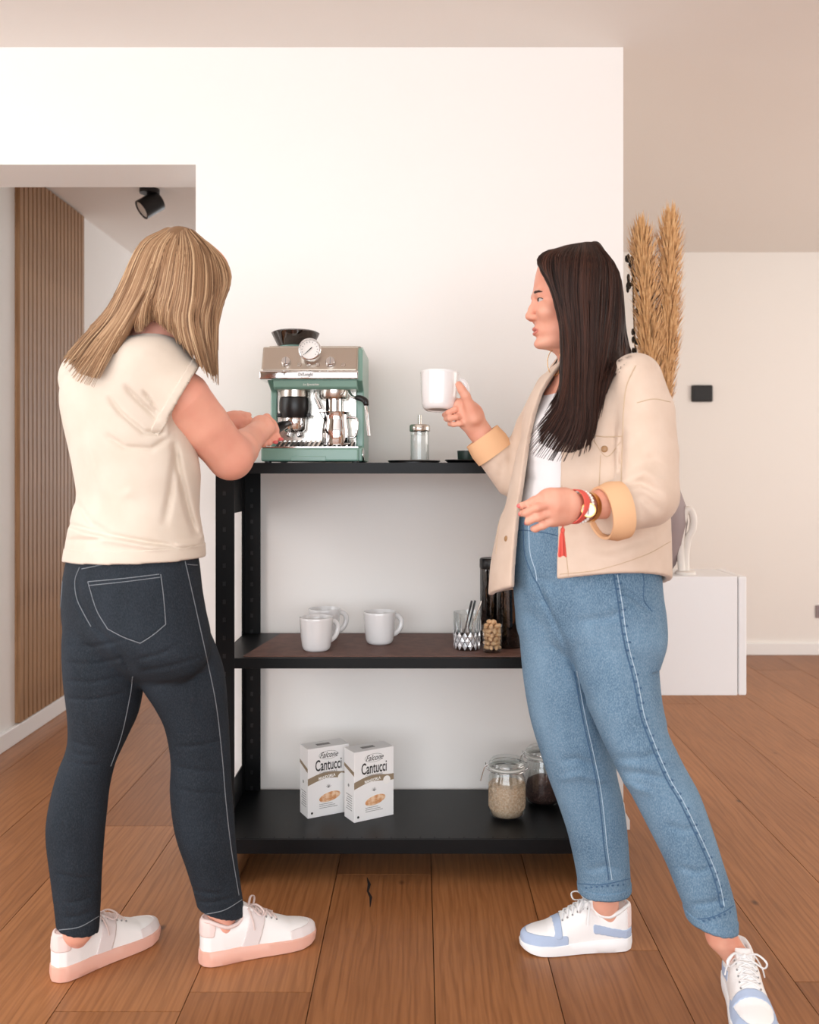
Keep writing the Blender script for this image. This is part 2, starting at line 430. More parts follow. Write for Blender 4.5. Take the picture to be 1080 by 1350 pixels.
# slatted oak panel on the hall wall
sp = empty('slat_panel', (-1.72, 3.95, 0.08), 0, 'vertical oak slat panel on the white wall of the hall', 'wall panel')
MB().box(0, 0.010, 0, 0.76, 0, 2.35).obj('backing_board', 'oak_slat', sp, 0)
sl = MB().box(0.010, 0.022, 0, 0.034, 0, 2.35).mesh('slat'); sl.materials.append(MATS['oak_slat'])
for i in range(17):
    o = bpy.data.objects.new('slat', sl); COL.objects.link(o); o.parent = sp; o.location = (0, 0.003 + i * 0.0448, 0)

# ceiling spot in the hall
cs = empty('ceiling_spot', (-1.245, 4.28, 2.44), 0, 'small black ceiling spotlight seen through the passage', 'spotlight')
MB().lathe([(0.0, 0.0), (0.045, 0.0), (0.045, -0.02), (0.0, -0.02)], 24).obj('mount', 'far_black', cs)
MB().tube([(0, 0, -0.02), (0, 0, -0.035)], 0.012, 10).obj('neck', 'far_black', cs)
hd = MB().lathe([(0.0, 0.055), (0.042, 0.055), (0.046, 0.05), (0.046, -0.045), (0.040, -0.045), (0.040, -0.038), (0, -0.038)], 24).obj('head', 'far_black', cs, loc=(0, 0, -0.075), rot=(math.radians(-25), math.radians(50), 0))
MB().lathe([(0.0, -0.041), (0.038, -0.041), (0.038, -0.0385), (0, -0.0385)], 24).obj('lens', 'lamp_glass', hd)

# thermostat and socket on the far wall
th = empty('thermostat', (0, 0, 0), 0, 'small black wall thermostat on the far wall', 'thermostat')
c = P(925, 519, 5.82); th.location = (c[0], 5.82, c[2])
MB().box(-0.066, 0.066, -0.022, 0.0, -0.052, 0.052).obj('housing', 'far_black', th, 0, 0.008)
MB().box(-0.052, 0.052, -0.0235, -0.0215, -0.030, 0.040).obj('display', 'black_plastic', th, 0, 0.002)
so = empty('wall_socket', (2.50, 5.82, 0.27), 0, 'pale grey wall socket at the right edge of the far wall', 'socket')
MB().box(-0.04, 0.04, -0.010, 0.0, -0.04, 0.04).obj('plate', 'mauve_ceramic', so, 0, 0.004)
MB().lathe([(0.0, -0.012), (0.022, -0.012), (0.025, -0.0098)], 20, axis='y').obj('outlet', 'print_grey', so)

# ------------------------------------------------------------------ floating cabinet beyond the wall end
fc = empty('floating_cabinet', (0.651, 3.05, 0.4135), 0, 'white wall-hung cabinet behind the woman in the beige jacket', 'cabinet')
W, D, HH = 1.066 - 0.651, 0.24, 0.803 - 0.4135
MB().box(0.0, W - 0.030, 0.0, D, 0, HH).obj('body', 'white_lacquer', fc, 0, 0.003)
MB().box(W - 0.027, W, 0.0, D, 0.0, HH).obj('door', 'white_lacquer', fc, 0, 0.005)
vz = 0.803
# grey vase, full pampas
va = empty('vase', (0.80, 3.17, vz), 0, 'mauve grey rounded vase on the white cabinet holding pampas plumes', 'vase')
MB().lathe([(0, 0), (0.045, 0), (0.065, 0.03), (0.092, 0.10), (0.103, 0.17), (0.100, 0.22), (0.075, 0.29), (0.045, 0.33), (0.040, 0.36), (0.046, 0.375), (0.040, 0.372), (0.034, 0.35), (0.034, 0.30)], 40).obj('vessel', 'mauve_ceramic', va, 80)
def plume(name, label, top, bx, rmax, zlow, seed):
    r = np.random.RandomState(seed)
    root = np.array([bx, 3.17, vz + 0.30]); tip = np.array(top)
    t = empty(name, tuple(root), 0, label, 'pampas grass', 'pampas plumes in the grey vase')
    ctrl = [root, root * 0.55 + tip * 0.45 + np.array([0.01, 0, 0.0]), tip]
    sp_ = curve_pts(ctrl, 40) - root
    MB().tube([p for p in sp_[::4]], 0.003, 6).obj('stem', 'pampas', t)
    mb = MB(); i0 = int(40 * zlow)
    n = 2600
    for k in range(n):
        u = r.rand(); i = i0 + u * (39 - i0); j = int(i); p = sp_[j] + (sp_[min(j + 1, 39)] - sp_[j]) * (i - j)
        rad = rmax * min(1.0, 0.35 + u * 1.5) * min(1.0, ((1 - u) / 0.18) ** 0.5 + 0.22) * (0.25 + 0.75 * math.sqrt(r.rand()))
        a = r.rand() * 2 * math.pi
        L_ = 0.05 + 0.05 * r.rand()
        d = np.array([math.cos(a), math.sin(a), 0])
        q0 = p; q1 = p + d * rad * 0.75 + np.array([0, 0, L_ * 0.6]); q2 = p + d * rad + np.array([0, 0, L_ * (0.8 + 0.3 * r.rand())])
        w = np.array([-math.sin(a), math.cos(a), 0]) * 0.0022
        mb.add([q0 - w, q0 + w, q1 + w * 1.3, q1 - w * 1.3, q2], [(0, 1, 2, 3), (3, 2, 4)])
    me = bpy.data.meshes.new('plume'); me.from_pydata(mb.v, [], mb.f)
    o = link_mesh('plume', me, 'pampas', t, 0); o['kind'] = 'stuff'
    return t
plume('pampas_grass', 'shorter tan pampas plume left, close to the wall edge', tuple(P(845, 312, 3.15)), 0.795, 0.066, 0.18, 1)
plume('pampas_grass', 'taller tan pampas plume right of its neighbour', tuple(P(884, 297, 3.17)), 0.805, 0.064, 0.14, 2)
dd = empty('dried_branch', (0.79, 3.20, vz + 0.3), 0, 'dark dried seed branch between the wall edge and the pampas', 'dried branch')
MB().tube(curve_pts([(0, 0, 0), (-0.05, 0, 0.4), (-0.065, 0.0, 0.78)], 12), 0.003, 6).obj('stem', 'dark_dried', dd)
mb = MB(); r_ = np.random.RandomState(5)
for k in range(90):
    u = 0.35 + 0.65 * r_.rand(); x = -0.065 * u + (r_.rand() - 0.5) * 0.05; z = 0.78 * u
    mb.sphere((x, (r_.rand() - 0.5) * 0.04, z), 0.008, 6, 4, (0.7, 0.7, 1.6))
o = mb.obj('seed_heads', 'dark_dried', dd); o['kind'] = 'stuff'
# white looped ceramic ornament
orn = empty('ceramic_ornament', (0.885, 3.12, vz), 0, 'cream ceramic looped ornament standing beside the grey vase', 'ornament')
MB().tube(curve_pts([(-0.012, 0, 0.0), (-0.016, 0, 0.08), (-0.012, 0, 0.15), (-0.002, 0, 0.205), (0.014, 0, 0.215), (0.026, 0, 0.19), (0.024, 0, 0.15), (0.008, 0, 0.115), (0.002, 0.005, 0.06), (0.004, 0.008, 0.0)], 40), 0.0125, 12).obj('loop', 'cream_ceramic', orn, 80)
MB().lathe([(0, 0), (0.034, 0), (0.034, 0.008), (0.028, 0.012), (0, 0.012)], 28).obj('foot', 'cream_ceramic', orn)

# ------------------------------------------------------------------ black steel shelf unit
DF = 2.58
SX0, SX1, SD = -0.568, 0.514, 0.40
RX = -0.008            # the rear frame stands a touch off the front one
sh = empty('shelf_unit', (0, DF, 0), 0, 'black steel shelf unit with three shelves against the white wall', 'shelf')
TOPZ, MIDZ, BOTZ = 1.171, 0.630, 0.130
pw = 0.052
def post(x0, sgn, y0, ysgn):
    mb = MB()
    xa, xb = sorted((x0, x0 + sgn * pw)); mb.box(xa, xb, *sorted((y0, y0 + ysgn * 0.003)), 0, TOPZ - 0.002)
    xa, xb = sorted((x0, x0 + sgn * 0.003)); mb.box(xa, xb, *sorted((y0 + ysgn*0.003, y0 + ysgn * 0.045)), 0, TOPZ - 0.002)
    o = mb.obj('post', 'black_steel', sh, 0)
    hb = MB()
    for i in range(21):
        z = 0.08 + i * 0.05
        ya = y0 - 0.0006 if ysgn > 0 else y0 - 0.0036
        hb.box(x0 + sgn * 0.024 - 0.004, x0 + sgn * 0.024 + 0.004, ya, ya + 0.0006, z, z + 0.012)
    hb.obj('slot_row', 'black_plastic', o, 0)['kind'] = 'stuff'
    return o
post(SX0, 1, 0.0, 1); post(SX1, -1, 0.0, 1); post(SX0 + 0.004, 1, SD, -1); post(SX1 - 0.004, -1, SD, -1)
def shelf_board(z, th, name='shelf_board'):
    mb = MB().box(SX0 + 0.004, SX1 - 0.004, 0.004, SD - 0.004, z - 0.004, z)
    mb.box(SX0 + 0.052, SX1 - 0.052, -0.002, 0.003, z - th, z)                    # front lip
    mb.box(SX0 + 0.052, SX1 - 0.052, SD - 0.003, SD + 0.002, z - th, z)
    mb.box(SX0 + 0.004, SX0 + 0.008, 0.01, SD - 0.01, z - th, z).box(SX1 - 0.008, SX1 - 0.004, 0.01, SD - 0.01, z - th, z)
    mb.box(SX0 + 0.052, SX1 - 0.052, 0.003, 0.025, z - th, z - th + 0.003)
    return mb.obj(name, 'black_steel', sh, 0, 0.0008)
tb = shelf_board(TOPZ, 0.030); mbd = shelf_board(MIDZ, 0.028); bbd = shelf_board(BOTZ, 0.040)
MB().box(SX0, SX1, -0.003, SD - 0.002, TOPZ - 0.0035, TOPZ + 0.0).obj('top_sheet', 'black_steel', tb, 0)
rv = MB()
for i in range(24):
    rv.lathe([(0, 0.0012), (0.002, 0.001), (0.0028, 0)], 8, (SX0 + 0.08 + i * 0.0405, 0.013, BOTZ))
rv.obj('rivet_row', 'black_steel', bbd)['kind'] = 'stuff'
for x in (SX0 + 0.003, SX1 - 0.006):
    MB().box(x, x + 0.003, 0.02, SD - 0.02, TOPZ - 0.15, TOPZ - 0.03).obj('side_plate', 'black_steel', sh, 0)
    MB().box(x, x + 0.003, 0.02, SD - 0.02, 0.02, BOTZ + 0.09).obj('side_plate', 'black_steel', sh, 0)

# ------------------------------------------------------------------ things on the shelves
def Z_at(py, Y): return EYE - (py - CY) / F * Y
def X_at(px, Y): return (px - CX) / F * Y
# brown mat on the middle shelf
sm = MB().prism([(-0.495, 0.02), (0.46, 0.02), (0.46, 0.375), (-0.445, 0.375)], 0, 0.003, 'xy').obj('shelf_mat', 'brown_leather', None, 0)
sm.location = (0, DF, MIDZ); tag(sm, 'brown leather mat covering the middle shelf', 'mat')
mz = MIDZ + 0.003
def make_mug(name, R, hgt, parent_loc, rz):
    t = empty(name, parent_loc, rz)
    pr = [(0, 0.002), (R*0.60, 0.002), (R*0.62, 0.0), (R*0.70, 0.0), (R*0.80, 0.005), (R*0.86, 0.014), (R*0.93, hgt*0.45), (R*0.985, hgt*0.93), (R, hgt), (R*0.985, hgt + 0.0012), (R*0.955, hgt - 0.001), (R*0.92, hgt*0.9), (R*0.87, hgt*0.45), (R*0.78, 0.016), (0, 0.012)]
    MB().lathe(pr, 48).obj('bowl', 'porcelain', t, 60)
    hp = curve_pts([(R*0.90, 0, hgt*0.84), (R*1.22, 0, hgt*0.83), (R*1.46, 0, hgt*0.68), (R*1.40, 0, hgt*0.46), (R*1.14, 0, hgt*0.30), (R*0.84, 0, hgt*0.24)], 22)
    MB().tube(hp, 0.0062, 10, flat=1.25).obj('handle', 'porcelain', t, 80)
    return t
mugs = []
m0 = make_mug('mug', 0.0485, 0.094, (X_at(417, 2.68), 2.685, mz), math.radians(35))
tag(m0, 'white porcelain mug at the front of the pair on the brown mat', 'mug', 'white mugs')
m1 = copy_tree(m0); m1.location = (X_at(427, 2.83), 2.85, mz); m1.rotation_euler = (0, 0, math.radians(25))
tag(m1, 'white porcelain mug half hidden behind another mug on the brown mat', 'mug', 'white mugs')
m2 = copy_tree(m0); m2.location = (X_at(500, 2.76), 2.79, mz); m2.rotation_euler = (0, 0, math.radians(25))
tag(m2, 'white porcelain mug standing alone mid-shelf on the brown mat', 'mug', 'white mugs')

# cut-glass tumbler with spoons
gl = empty('tumbler', (X_at(616, 2.70), 2.70, mz), 0, 'cut crystal tumbler holding spoons on the brown mat', 'glass')
MB().lathe([(0, 0.0), (0.034, 0.0), (0.036, 0.004), (0.0405, 0.108), (0.0385, 0.108), (0.034, 0.014), (0, 0.012)], 28).obj('glass_wall', 'clear_glass', gl, 60)
cut = MB()
for ring in range(3):
    for i in range(14):
        a = 2 * math.pi * (i + 0.5 * ring) / 14; z = 0.014 + ring * 0.014; R = 0.0365 + z * 0.042
        ca, sa = math.cos(a), math.sin(a)
        q = lambda da, dz, dr: ((R + dr) * math.cos(a + da), (R + dr) * math.sin(a + da), z + dz)
        cut.add([q(-0.2, 0, 0.0004), q(0, -0.012, 0.0004), q(0.2, 0, 0.0004), q(0, 0.012, 0.0004), q(0, 0, 0.0022)], [(0, 1, 4), (1, 2, 4), (2, 3, 4), (3, 0, 4)])
for i in range(14):
    a = 2 * math.pi * (i + 0.5) / 14
    cut.tube([(0.0392*math.cos(a), 0.0392*math.sin(a), 0.055), (0.0402*math.cos(a), 0.0402*math.sin(a), 0.085)], [0.0022, 0.0006], 4)
cut.obj('facets', 'crystal_facet', gl, 0)
def spoon(p0, p1, label, m):
    v0, v1 = Vector(p0), Vector(p1)
    t = empty('spoon', tuple(v0), 0, label, 'spoon', 'spoons in the tumbler')
    d = v1 - v0
    MB().tube([d * u for u in np.linspace(0, 1, 8)], [0.0022, 0.0022, 0.0022, 0.0022, 0.0024, 0.0028, 0.0034, 0.0030], 6, flat=1.6).obj('handle', m, t)
    MB().sphere((0, 0, 0), 0.012, 10, 6, (1, 0.4, 1.3)).obj('spoon_bowl', m, t)
g0 = gl.location
spoon((g0.x - 0.012, g0.y, mz + 0.032), (g0.x + 0.013, g0.y - 0.005, mz + 0.140), 'black handled spoon leaning in the crystal tumbler, left one', 'black_plastic')
spoon((g0.x - 0.004, g0.y - 0.010, mz + 0.032), (g0.x + 0.023, g0.y - 0.006, mz + 0.141), 'black handled spoon leaning in the crystal tumbler, middle one', 'black_plastic')
spoon((g0.x + 0.004, g0.y + 0.010, mz + 0.032), (g0.x + 0.042, g0.y + 0.006, mz + 0.139), 'steel handled spoon leaning right in the crystal tumbler', 'steel')

# glass of pistachios
pg = empty('nut_glass', (X_at(649, 2.655), 2.655, mz), 0, 'small glass filled with pistachios in front of the coffee canisters', 'glass')
MB().lathe([(0, 0), (0.024, 0), (0.026, 0.003), (0.0295, 0.078), (0.0282, 0.078), (0.0245, 0.006), (0, 0.005)], 28).obj('glass_wall', 'clear_glass', pg, 60)
r_ = np.random.RandomState(3)
nut = MB().sphere((0, 0, 0), 0.0085, 8, 6, (0.78, 0.72, 1.25)).mesh('pistachio_nut'); nut.materials.append(MATS['pistachio']); nut.shade_smooth()
n = 0
for layer in range(7):
    z = 0.014 + layer * 0.0118
    cnt = 7 if layer < 6 else 3
    for i in range(cnt):
        a = 2 * math.pi * (i + 0.4 * layer) / cnt; rr = 0.0168 + 0.0028 * layer / 6 if layer < 6 else 0.008
        o = bpy.data.objects.new('pistachio', nut); COL.objects.link(o)
        o.location = (pg.location.x + rr * math.cos(a), pg.location.y + rr * math.sin(a), mz + z + r_.rand() * 0.002)
        o.rotation_euler = (r_.rand() * 3, r_.rand() * 3, r_.rand() * 3)
        tag(o, 'pistachio nut in the small glass on the brown mat', 'nut', 'pistachios in the small glass')

# coffee bean canisters
def canister(x, y, label):
    t = empty('coffee_canister', (x, y, mz), 0, label, 'canister', 'coffee bean canisters')
    MB().lathe([(0, 0), (0.036, 0), (0.0375, 0.003), (0.0375, 0.222), (0.0355, 0.222), (0.0355, 0.006), (0, 0.005)], 36).obj('glass_wall', 'dark_glass', t, 60)
    bm_ = MB().lathe([(0, 0.0065), (0.0345, 0.0065), (0.035, 0.01), (0.035, 0.205), (0, 0.212)], 30).obj('coffee_fill', 'coffee_beans', t, 60)
    rr = np.random.RandomState(int(abs(x) * 1000)); mb = MB()
    for k in range(420):
        a = rr.rand() * 2 * math.pi; z = 0.012 + rr.rand() * 0.19
        mb.sphere((0.0338 * math.cos(a), 0.0338 * math.sin(a), z), 0.0042, 6, 4, (0.9, 0.9, 0.7 + rr.rand() * 0.6))
    o = mb.obj('beans', 'coffee_beans', bm_); o['kind'] = 'stuff'
    MB().lathe([(0, 0.224), (0.038, 0.224), (0.039, 0.226), (0.039, 0.250), (0.036, 0.254), (0, 0.254)], 36).obj('lid', 'black_plastic', t)
canister(X_at(649.5, 2.80), 2.80, 'glass canister of dark coffee beans with black lid, left of two')
canister(X_at(671, 2.735), 2.735, 'glass canister of dark coffee beans with black lid, half behind the jeans')

# biscuit cartons on the bottom shelf
def carton(x, y, rz, label):
    t = empty('biscuit_box', (x, y, BOTZ), rz, label, 'box', 'biscuit boxes on the bottom shelf')
    W, D, HH = 0.131, 0.064, 0.203
    MB().box(0, W, 0, D, 0, HH).obj('carton', 'card_white', t, 0, 0.0012)
    # tan ribbon, curving up to the right
    n = 14; v = []; f = []
    for i in range(n + 1):
        u = i / n; z0 = 0.099 + 0.012 * u + 0.006 * math.sin(u * 5.2 - 0.6)
        v += [(W * u, -0.0004, z0), (W * u, -0.0004, z0 + 0.020 - 0.002 * u)]
    f = [(2*i, 2*i+2, 2*i+3, 2*i+1) for i in range(n)]
    MB().add(v, f).obj('ribbon_print', 'print_tan', t, 0)
    MB().add([(-0.0004, D, 0.150), (-0.0004, 0, 0.134), (-0.0004, 0, 0.146), (-0.0004, D, 0.160)], [(0, 1, 2, 3)]).obj('ribbon_print', 'print_tan', t, 0)
    text_obj('brand_script', 'Falcone', 0.024, 'print_black', t, (W*0.50, -0.0006, 0.179), sx=0.78, shear=0.5)
    el = MB().tube([(W*0.5 + 0.030*math.cos(a), -0.0006, 0.179 + 0.012*math.sin(a)) for a in np.linspace(0.5, 5.9, 28)], 0.0005, 4).obj('brand_oval', 'print_grey', t, 0)
    text_obj('name_lettering', 'Cantucci', 0.046, 'print_black', t, (W*0.50, -0.0006, 0.1490), sx=0.52, bold=0.0005)
    text_obj('small_lettering', 'CLASSIC COOKIE', 0.0085, 'print_grey', t, (W*0.50, -0.0006, 0.1285), sx=0.85)
    text_obj('ribbon_lettering', 'MANDORLA', 0.012, 'print_white', t, (W*0.46, -0.0008, 0.1145), rot=(H, math.radians(-6), 0), sx=0.8, bold=0.0003)
    MB().lathe([(0, -0.0007), (0.012, -0.0007), (0.012, -0.0003)], 24, (W*0.82, 0, 0.108), 'y').obj('seal_print', 'print_white', t, 0)
    sp_ = MB()
    for i in range(5):
        a = math.pi * (0.15 + 0.175 * i); sp_.tube([(W*0.5, -0.0006, 0.082), (W*0.5 + 0.009*math.cos(a), -0.0006, 0.082 + 0.011*math.sin(a))], [0.0012, 0.0004], 4)
    sp_.obj('almond_flower_print', 'print_grey', t, 0)
    MB().sphere((W*0.53, -0.0006, 0.055), 0.034, 24, 12, (1, 0.02, 0.40), Matrix.Rotation(math.radians(-10), 3, 'Y')).obj('biscuit_picture', 'biscuit', t)
    ln = MB()
    for i in range(3): ln.box(W*0.28, W*(0.72 - 0.06*i), -0.0005, -0.0002, 0.024 + i*0.0055, 0.0255 + i*0.0055)
    ln.obj('footer_print', 'print_grey', t, 0)
    MB().lathe([(0, -0.0006), (0.0035, -0.0006), (0.0035, -0.0002)], 12, (W*0.10, 0, 0.014), 'y').obj('recycling_mark', 'print_black', t, 0)
    MB().lathe([(0, -0.0006), (0.0045, -0.0006), (0.0045, -0.0002)], 12, (0, D*0.55, 0.100), 'x').obj('side_mark', 'print_grey', t, 0)
    sb = MB()
    for i in range(7): sb.box(-0.0005, -0.0002, D*0.2, D*(0.8 - 0.05*(i % 3)), 0.03 + i*0.007, 0.032 + i*0.007)
    sb.obj('side_print', 'print_grey', t, 0)
    MB().box(W*0.30, W*0.62, D*0.35, D*0.62, HH + 0.0001, HH + 0.0004).obj('flap_print', 'print_grey', t, 0)
    return t
carton(-0.193, 2.697, math.radians(31), 'white biscuit carton, the front right one, printed Cantucci')
carton(-0.331, 2.729, math.radians(28), 'white biscuit carton printed Cantucci, half behind the other carton')

# clip-top preserving jars
def clip_jar(x, y, label, fill, kind):
    t = empty('clip_jar', (x, y, BOTZ), 0, label, 'jar', 'clip-top glass jars')
    R = 0.056
    MB().lathe([(0, 0), (R*0.62, 0), (R*0.86, 0.006), (R*0.98, 0.022), (R, 0.05), (R, 0.105), (R*0.95, 0.122), (R*0.84, 0.134), (R*0.84, 0.146), (R*0.79, 0.146), (R*0.79, 0.135), (R*0.92, 0.118), (R*0.96, 0.1), (R*0.96, 0.03), (R*0.8, 0.009), (0, 0.006)], 40).obj('glass_wall', 'clear_glass', t, 60)
    MB().lathe([(R*0.84, 0.146), (R*0.93, 0.146), (R*0.93, 0.151), (R*0.84, 0.151)], 40).obj('rubber_ring', 'rubber_seal', t)
    ld = MB().lathe([(0, 0.176), (R*0.45, 0.177), (R*0.80, 0.172), (R*0.93, 0.163), (R*0.93, 0.152), (R*0.82, 0.152), (R*0.8, 0.160), (R*0.4, 0.170), (0, 0.170)], 40).obj('glass_lid', 'clear_glass', t, 60)
    w = MB()
    for z in (0.141, 0.158):
        w.tube([(R*0.955*math.cos(a), R*0.955*math.sin(a), z) for a in np.linspace(0, 2*math.pi, 40)], 0.0015, 6)
    w.tube(curve_pts([(-R*0.95, -0.012, 0.141), (-R*1.10, -0.010, 0.150), (-R*1.12, 0.0, 0.160), (-R*1.08, 0.012, 0.150), (-R*0.95, 0.012, 0.141)], 18), 0.0015, 6)
    w.tube(curve_pts([(-R*0.97, -0.010, 0.160), (-R*1.18, -0.008, 0.150), (-R*1.30, -0.006, 0.128), (-R*1.40, -0.004, 0.108)], 12), 0.0018, 6)
    w.tube(curve_pts([(R*0.95, -0.012, 0.141), (R*1.10, -0.012, 0.150), (R*1.10, 0.012, 0.155), (R*0.95, 0.012, 0.158)], 12), 0.0015, 6)
    w.obj('wire_bail', 'chrome', t, 80)
    if kind == 'oats':
        fl = MB().lathe([(0, 0.0075), (R*0.78, 0.011), (R*0.935, 0.032), (R*0.945, 0.06), (R*0.945, 0.098), (R*0.6, 0.104), (0, 0.106)], 40).obj('filling', fill, t, 70)
        rr = np.random.RandomState(9); mb = MB()
        for k in range(900):
            a = rr.rand() * 2 * math.pi; z = 0.03 + rr.rand() * 0.07
            mb.sphere((R*0.935*math.cos(a), R*0.935*math.sin(a), z), 0.0028, 5, 3, (1, 1, 0.5), Matrix.Rotation(rr.rand()*6, 3, 'X'))
        for k in range(250):
            a = rr.rand() * 2 * math.pi; q = math.sqrt(rr.rand()) * R*0.9
            mb.sphere((q*math.cos(a), q*math.sin(a), 0.105 - 0.006*q/R), 0.0028, 5, 3, (1, 1, 0.5), Matrix.Rotation(rr.rand()*6, 3, 'X'))
        o = mb.obj('flakes', fill, fl, 0); o['kind'] = 'stuff'
    else:
        fl = MB().lathe([(0, 0.0075), (R*0.78, 0.011), (R*0.935, 0.032), (R*0.945, 0.05), (R*0.8, 0.072), (R*0.45, 0.083), (0, 0.086)], 40).obj('filling', fill, t, 70)
        rr = np.random.RandomState(8); mb = MB()
        for k in range(900):
            a = rr.rand() * 2 * math.pi; z = 0.02 + rr.rand() * 0.05; q = R*0.93 if z < 0.05 else R*(0.93 - (z - 0.05)*5.0)
            mb.sphere((q*math.cos(a), q*math.sin(a), z + 0.002), 0.0024, 5, 3, (1, 1, 0.6), Matrix.Rotation(rr.rand()*6, 3, 'X'))
        o = mb.obj('seed_grains', fill, fl, 0); o['kind'] = 'stuff'
clip_jar(X_at(668.5, 2.745), 2.745, 'clip-top glass jar filled with pale oat flakes', 'oats', 'oats')
clip_jar(X_at(716, 2.86), 2.86, 'clip-top glass jar with brown seeds, partly behind the jeans', 'seeds', 'seeds')

# sugar dispenser on a black tray, green dish on the top shelf
ty = empty('serving_tray', (X_at(546, 2.74), 2.74, TOPZ), 0, 'thin black tray under the sugar dispenser', 'tray')
MB().prism([(0.074*math.cos(a) if abs(math.cos(a)) < 2 else 0, 0.074*math.sin(a)) for a in np.linspace(0, 2*math.pi, 40, endpoint=False)], 0, 0.005, 'xy').obj('plate', 'black_plastic', ty, 30)
MB().tube([(0.0745*math.cos(a), 0.0745*math.sin(a), 0.006) for a in np.linspace(0, 2*math.pi, 44)], 0.0025, 6).obj('rim', 'black_plastic', ty)
sd = empty('sugar_dispenser', (X_at(553.5, 2.72), 2.72, TOPZ + 0.006), 0, 'glass sugar dispenser with steel pouring lid on the top shelf', 'sugar dispenser')
MB().lathe([(0, 0), (0.026, 0), (0.0275, 0.003), (0.0275, 0.088), (0.0255, 0.088), (0.0255, 0.005), (0, 0.004)], 32).obj('glass_wall', 'clear_glass', sd, 60)
MB().lathe([(0, 0.0045), (0.0245, 0.0045), (0.025, 0.008), (0.025, 0.075), (0, 0.078)], 30).obj('sugar', 'sugar', sd, 60)
MB().lathe([(0.029, 0.086), (0.030, 0.088), (0.030, 0.102), (0.027, 0.106), (0.0, 0.108)], 32).obj('lid', 'steel', sd)
MB().lathe([(0.0055, 0.106), (0.0055, 0.134), (0.0042, 0.134), (0.0042, 0.107)], 16).obj('spout', 'steel', sd)
gd = empty('green_pot', (X_at(616, 2.72), 2.72, TOPZ), 0, 'dark green small pot on the top shelf behind the raised cuff', 'pot')
MB().lathe([(0, 0), (0.026, 0), (0.027, 0.003), (0.029, 0.036), (0.0265, 0.036), (0.024, 0.008), (0, 0.007)], 28).obj('vessel', 'dark_green', gd)
MB().lathe([(0, 0), (0.055, 0), (0.065, 0.008), (0.064, 0.010), (0.052, 0.003), (0, 0.003)], 32).obj('saucer', 'black_plastic', gd)

# ------------------------------------------------------------------ espresso machine
MY = 2.605                      # front of the drip tray
em = empty('espresso_machine', (X_at(410, MY), MY, TOPZ), 0, 'sage green and steel espresso machine on the top shelf', 'coffee machine')
U = MY / F
def ex(px): return (px - 410) * U
def ez(py): return (609 - py) * U + 0.002
Zb = 0.004
# side cheeks and back
def cheek(x0, x1):
    # profile in (y, z): leaning forward at the top
    return MB().prism([(0.02, ez(590)), (0.105, ez(588)), (0.105, ez(512)), (0.035, ez(500)), (0.05, ez(457)), (0.075, ez(453)), (0.34, ez(453)), (0.345, ez(458)), (0.345, Zb), (0.02, Zb)], x0, x1, 'yz')
cheek(ex(349), ex(358)).obj('side_panel', 'green_enamel', em, 0, 0.004)
cheek(ex(466), ex(477)).obj('side_panel', 'green_enamel', em, 0, 0.004)
MB().box(ex(358), ex(466), 0.12, 0.34, ez(588), ez(455)).obj('body', 'steel', em, 0, 0.003)
MB().box(ex(358.2), ex(465.8), 0.112, 0.1205, ez(588), ez(511)).obj('splash_back', 'steel', em, 0)
MB().box(ex(350), ex(474), 0.06, 0.342, ez(455), ez(452)).obj('top_plate', 'steel', em, 0, 0.003)
# control panel, sloped
pan = MB().prism([(0.012, ez(488)), (0.045, ez(455.5)), (0.05, ez(453.8)), (0.11, ez(453.8)), (0.11, ez(488))], ex(343), ex(471), 'yz').obj('control_panel', 'panel_steel', em, 0, 0.005)
MB().prism([(0.004, ez(499)), (0.002, ez(490)), (0.008, ez(487.5)), (0.11, ez(487.5)), (0.11, ez(500)), (0.02, ez(500))], ex(341.5), ex(472), 'yz').obj('chrome_band', 'chrome', em, 0, 0.003)
bd = MB().prism([(ex(403) + (ex(395) - ex(403)) * 0 + 0.0245*math.copysign(abs(math.cos(a))**0.45, math.cos(a)), ez(493.5) + 0.0085*math.copysign(abs(math.sin(a))**0.6, math.sin(a))) for a in np.linspace(0, 2*math.pi, 36, endpoint=False)], -0.003, 0.004, 'xz').obj('badge', 'porcelain', em, 0)
text_obj('badge_lettering', "De'Longhi", 0.0115, 'print_grey', bd, (ex(403), -0.0034, ez(493.7)), sx=0.85, bold=0.0003)
hb = MB().prism([(0.022, ez(509)), (0.018, ez(501)), (0.018, ez(500)), (0.12, ez(500)), (0.12, ez(512)), (0.03, ez(512))], ex(359), ex(470), 'yz').obj('green_fascia', 'green_enamel', em, 0, 0.004)
text_obj('script_lettering', 'La Specialista', 0.0085, 'print_white', hb, (ex(409), 0.0165, ez(506)), shear=0.3, rot=(H + 0.2, 0, 0))
# slope frame for the knobs
def slope_y(py): return 0.012 + (488 - py) / (488 - 455.5) * 0.033
tilt = math.atan2(0.033, (488 - 455.5) * U)
def knob(px, py, r, d, name='knob'):
    k = MB().lathe([(0, -d), (r*0.85, -d), (r, -d*0.75), (r*1.05, 0), (r*1.25, 0.0005), (r*1.25, 0.002)], 24, (0, 0, 0), 'y').obj(name, 'chrome' if name == 'knob' else 'steel', pan)
    k.location = (ex(px), slope_y(py), ez(py)); k.rotation_euler = (-tilt, 0, 0)
    if name == 'knob': MB().box(-0.0012, 0.0012, -d - 0.0006, -d, -r*0.8, r*0.8).obj('pointer', 'print_grey', k, 0)
    return k
knob(376, 477, 0.0135, 0.014); knob(435, 477.5, 0.0145, 0.014)
for px in (393.8, 406, 418, 452): knob(px, 480, 0.0062, 0.004, 'button')
ga = empty('tmp'); bpy.data.objects.remove(ga)
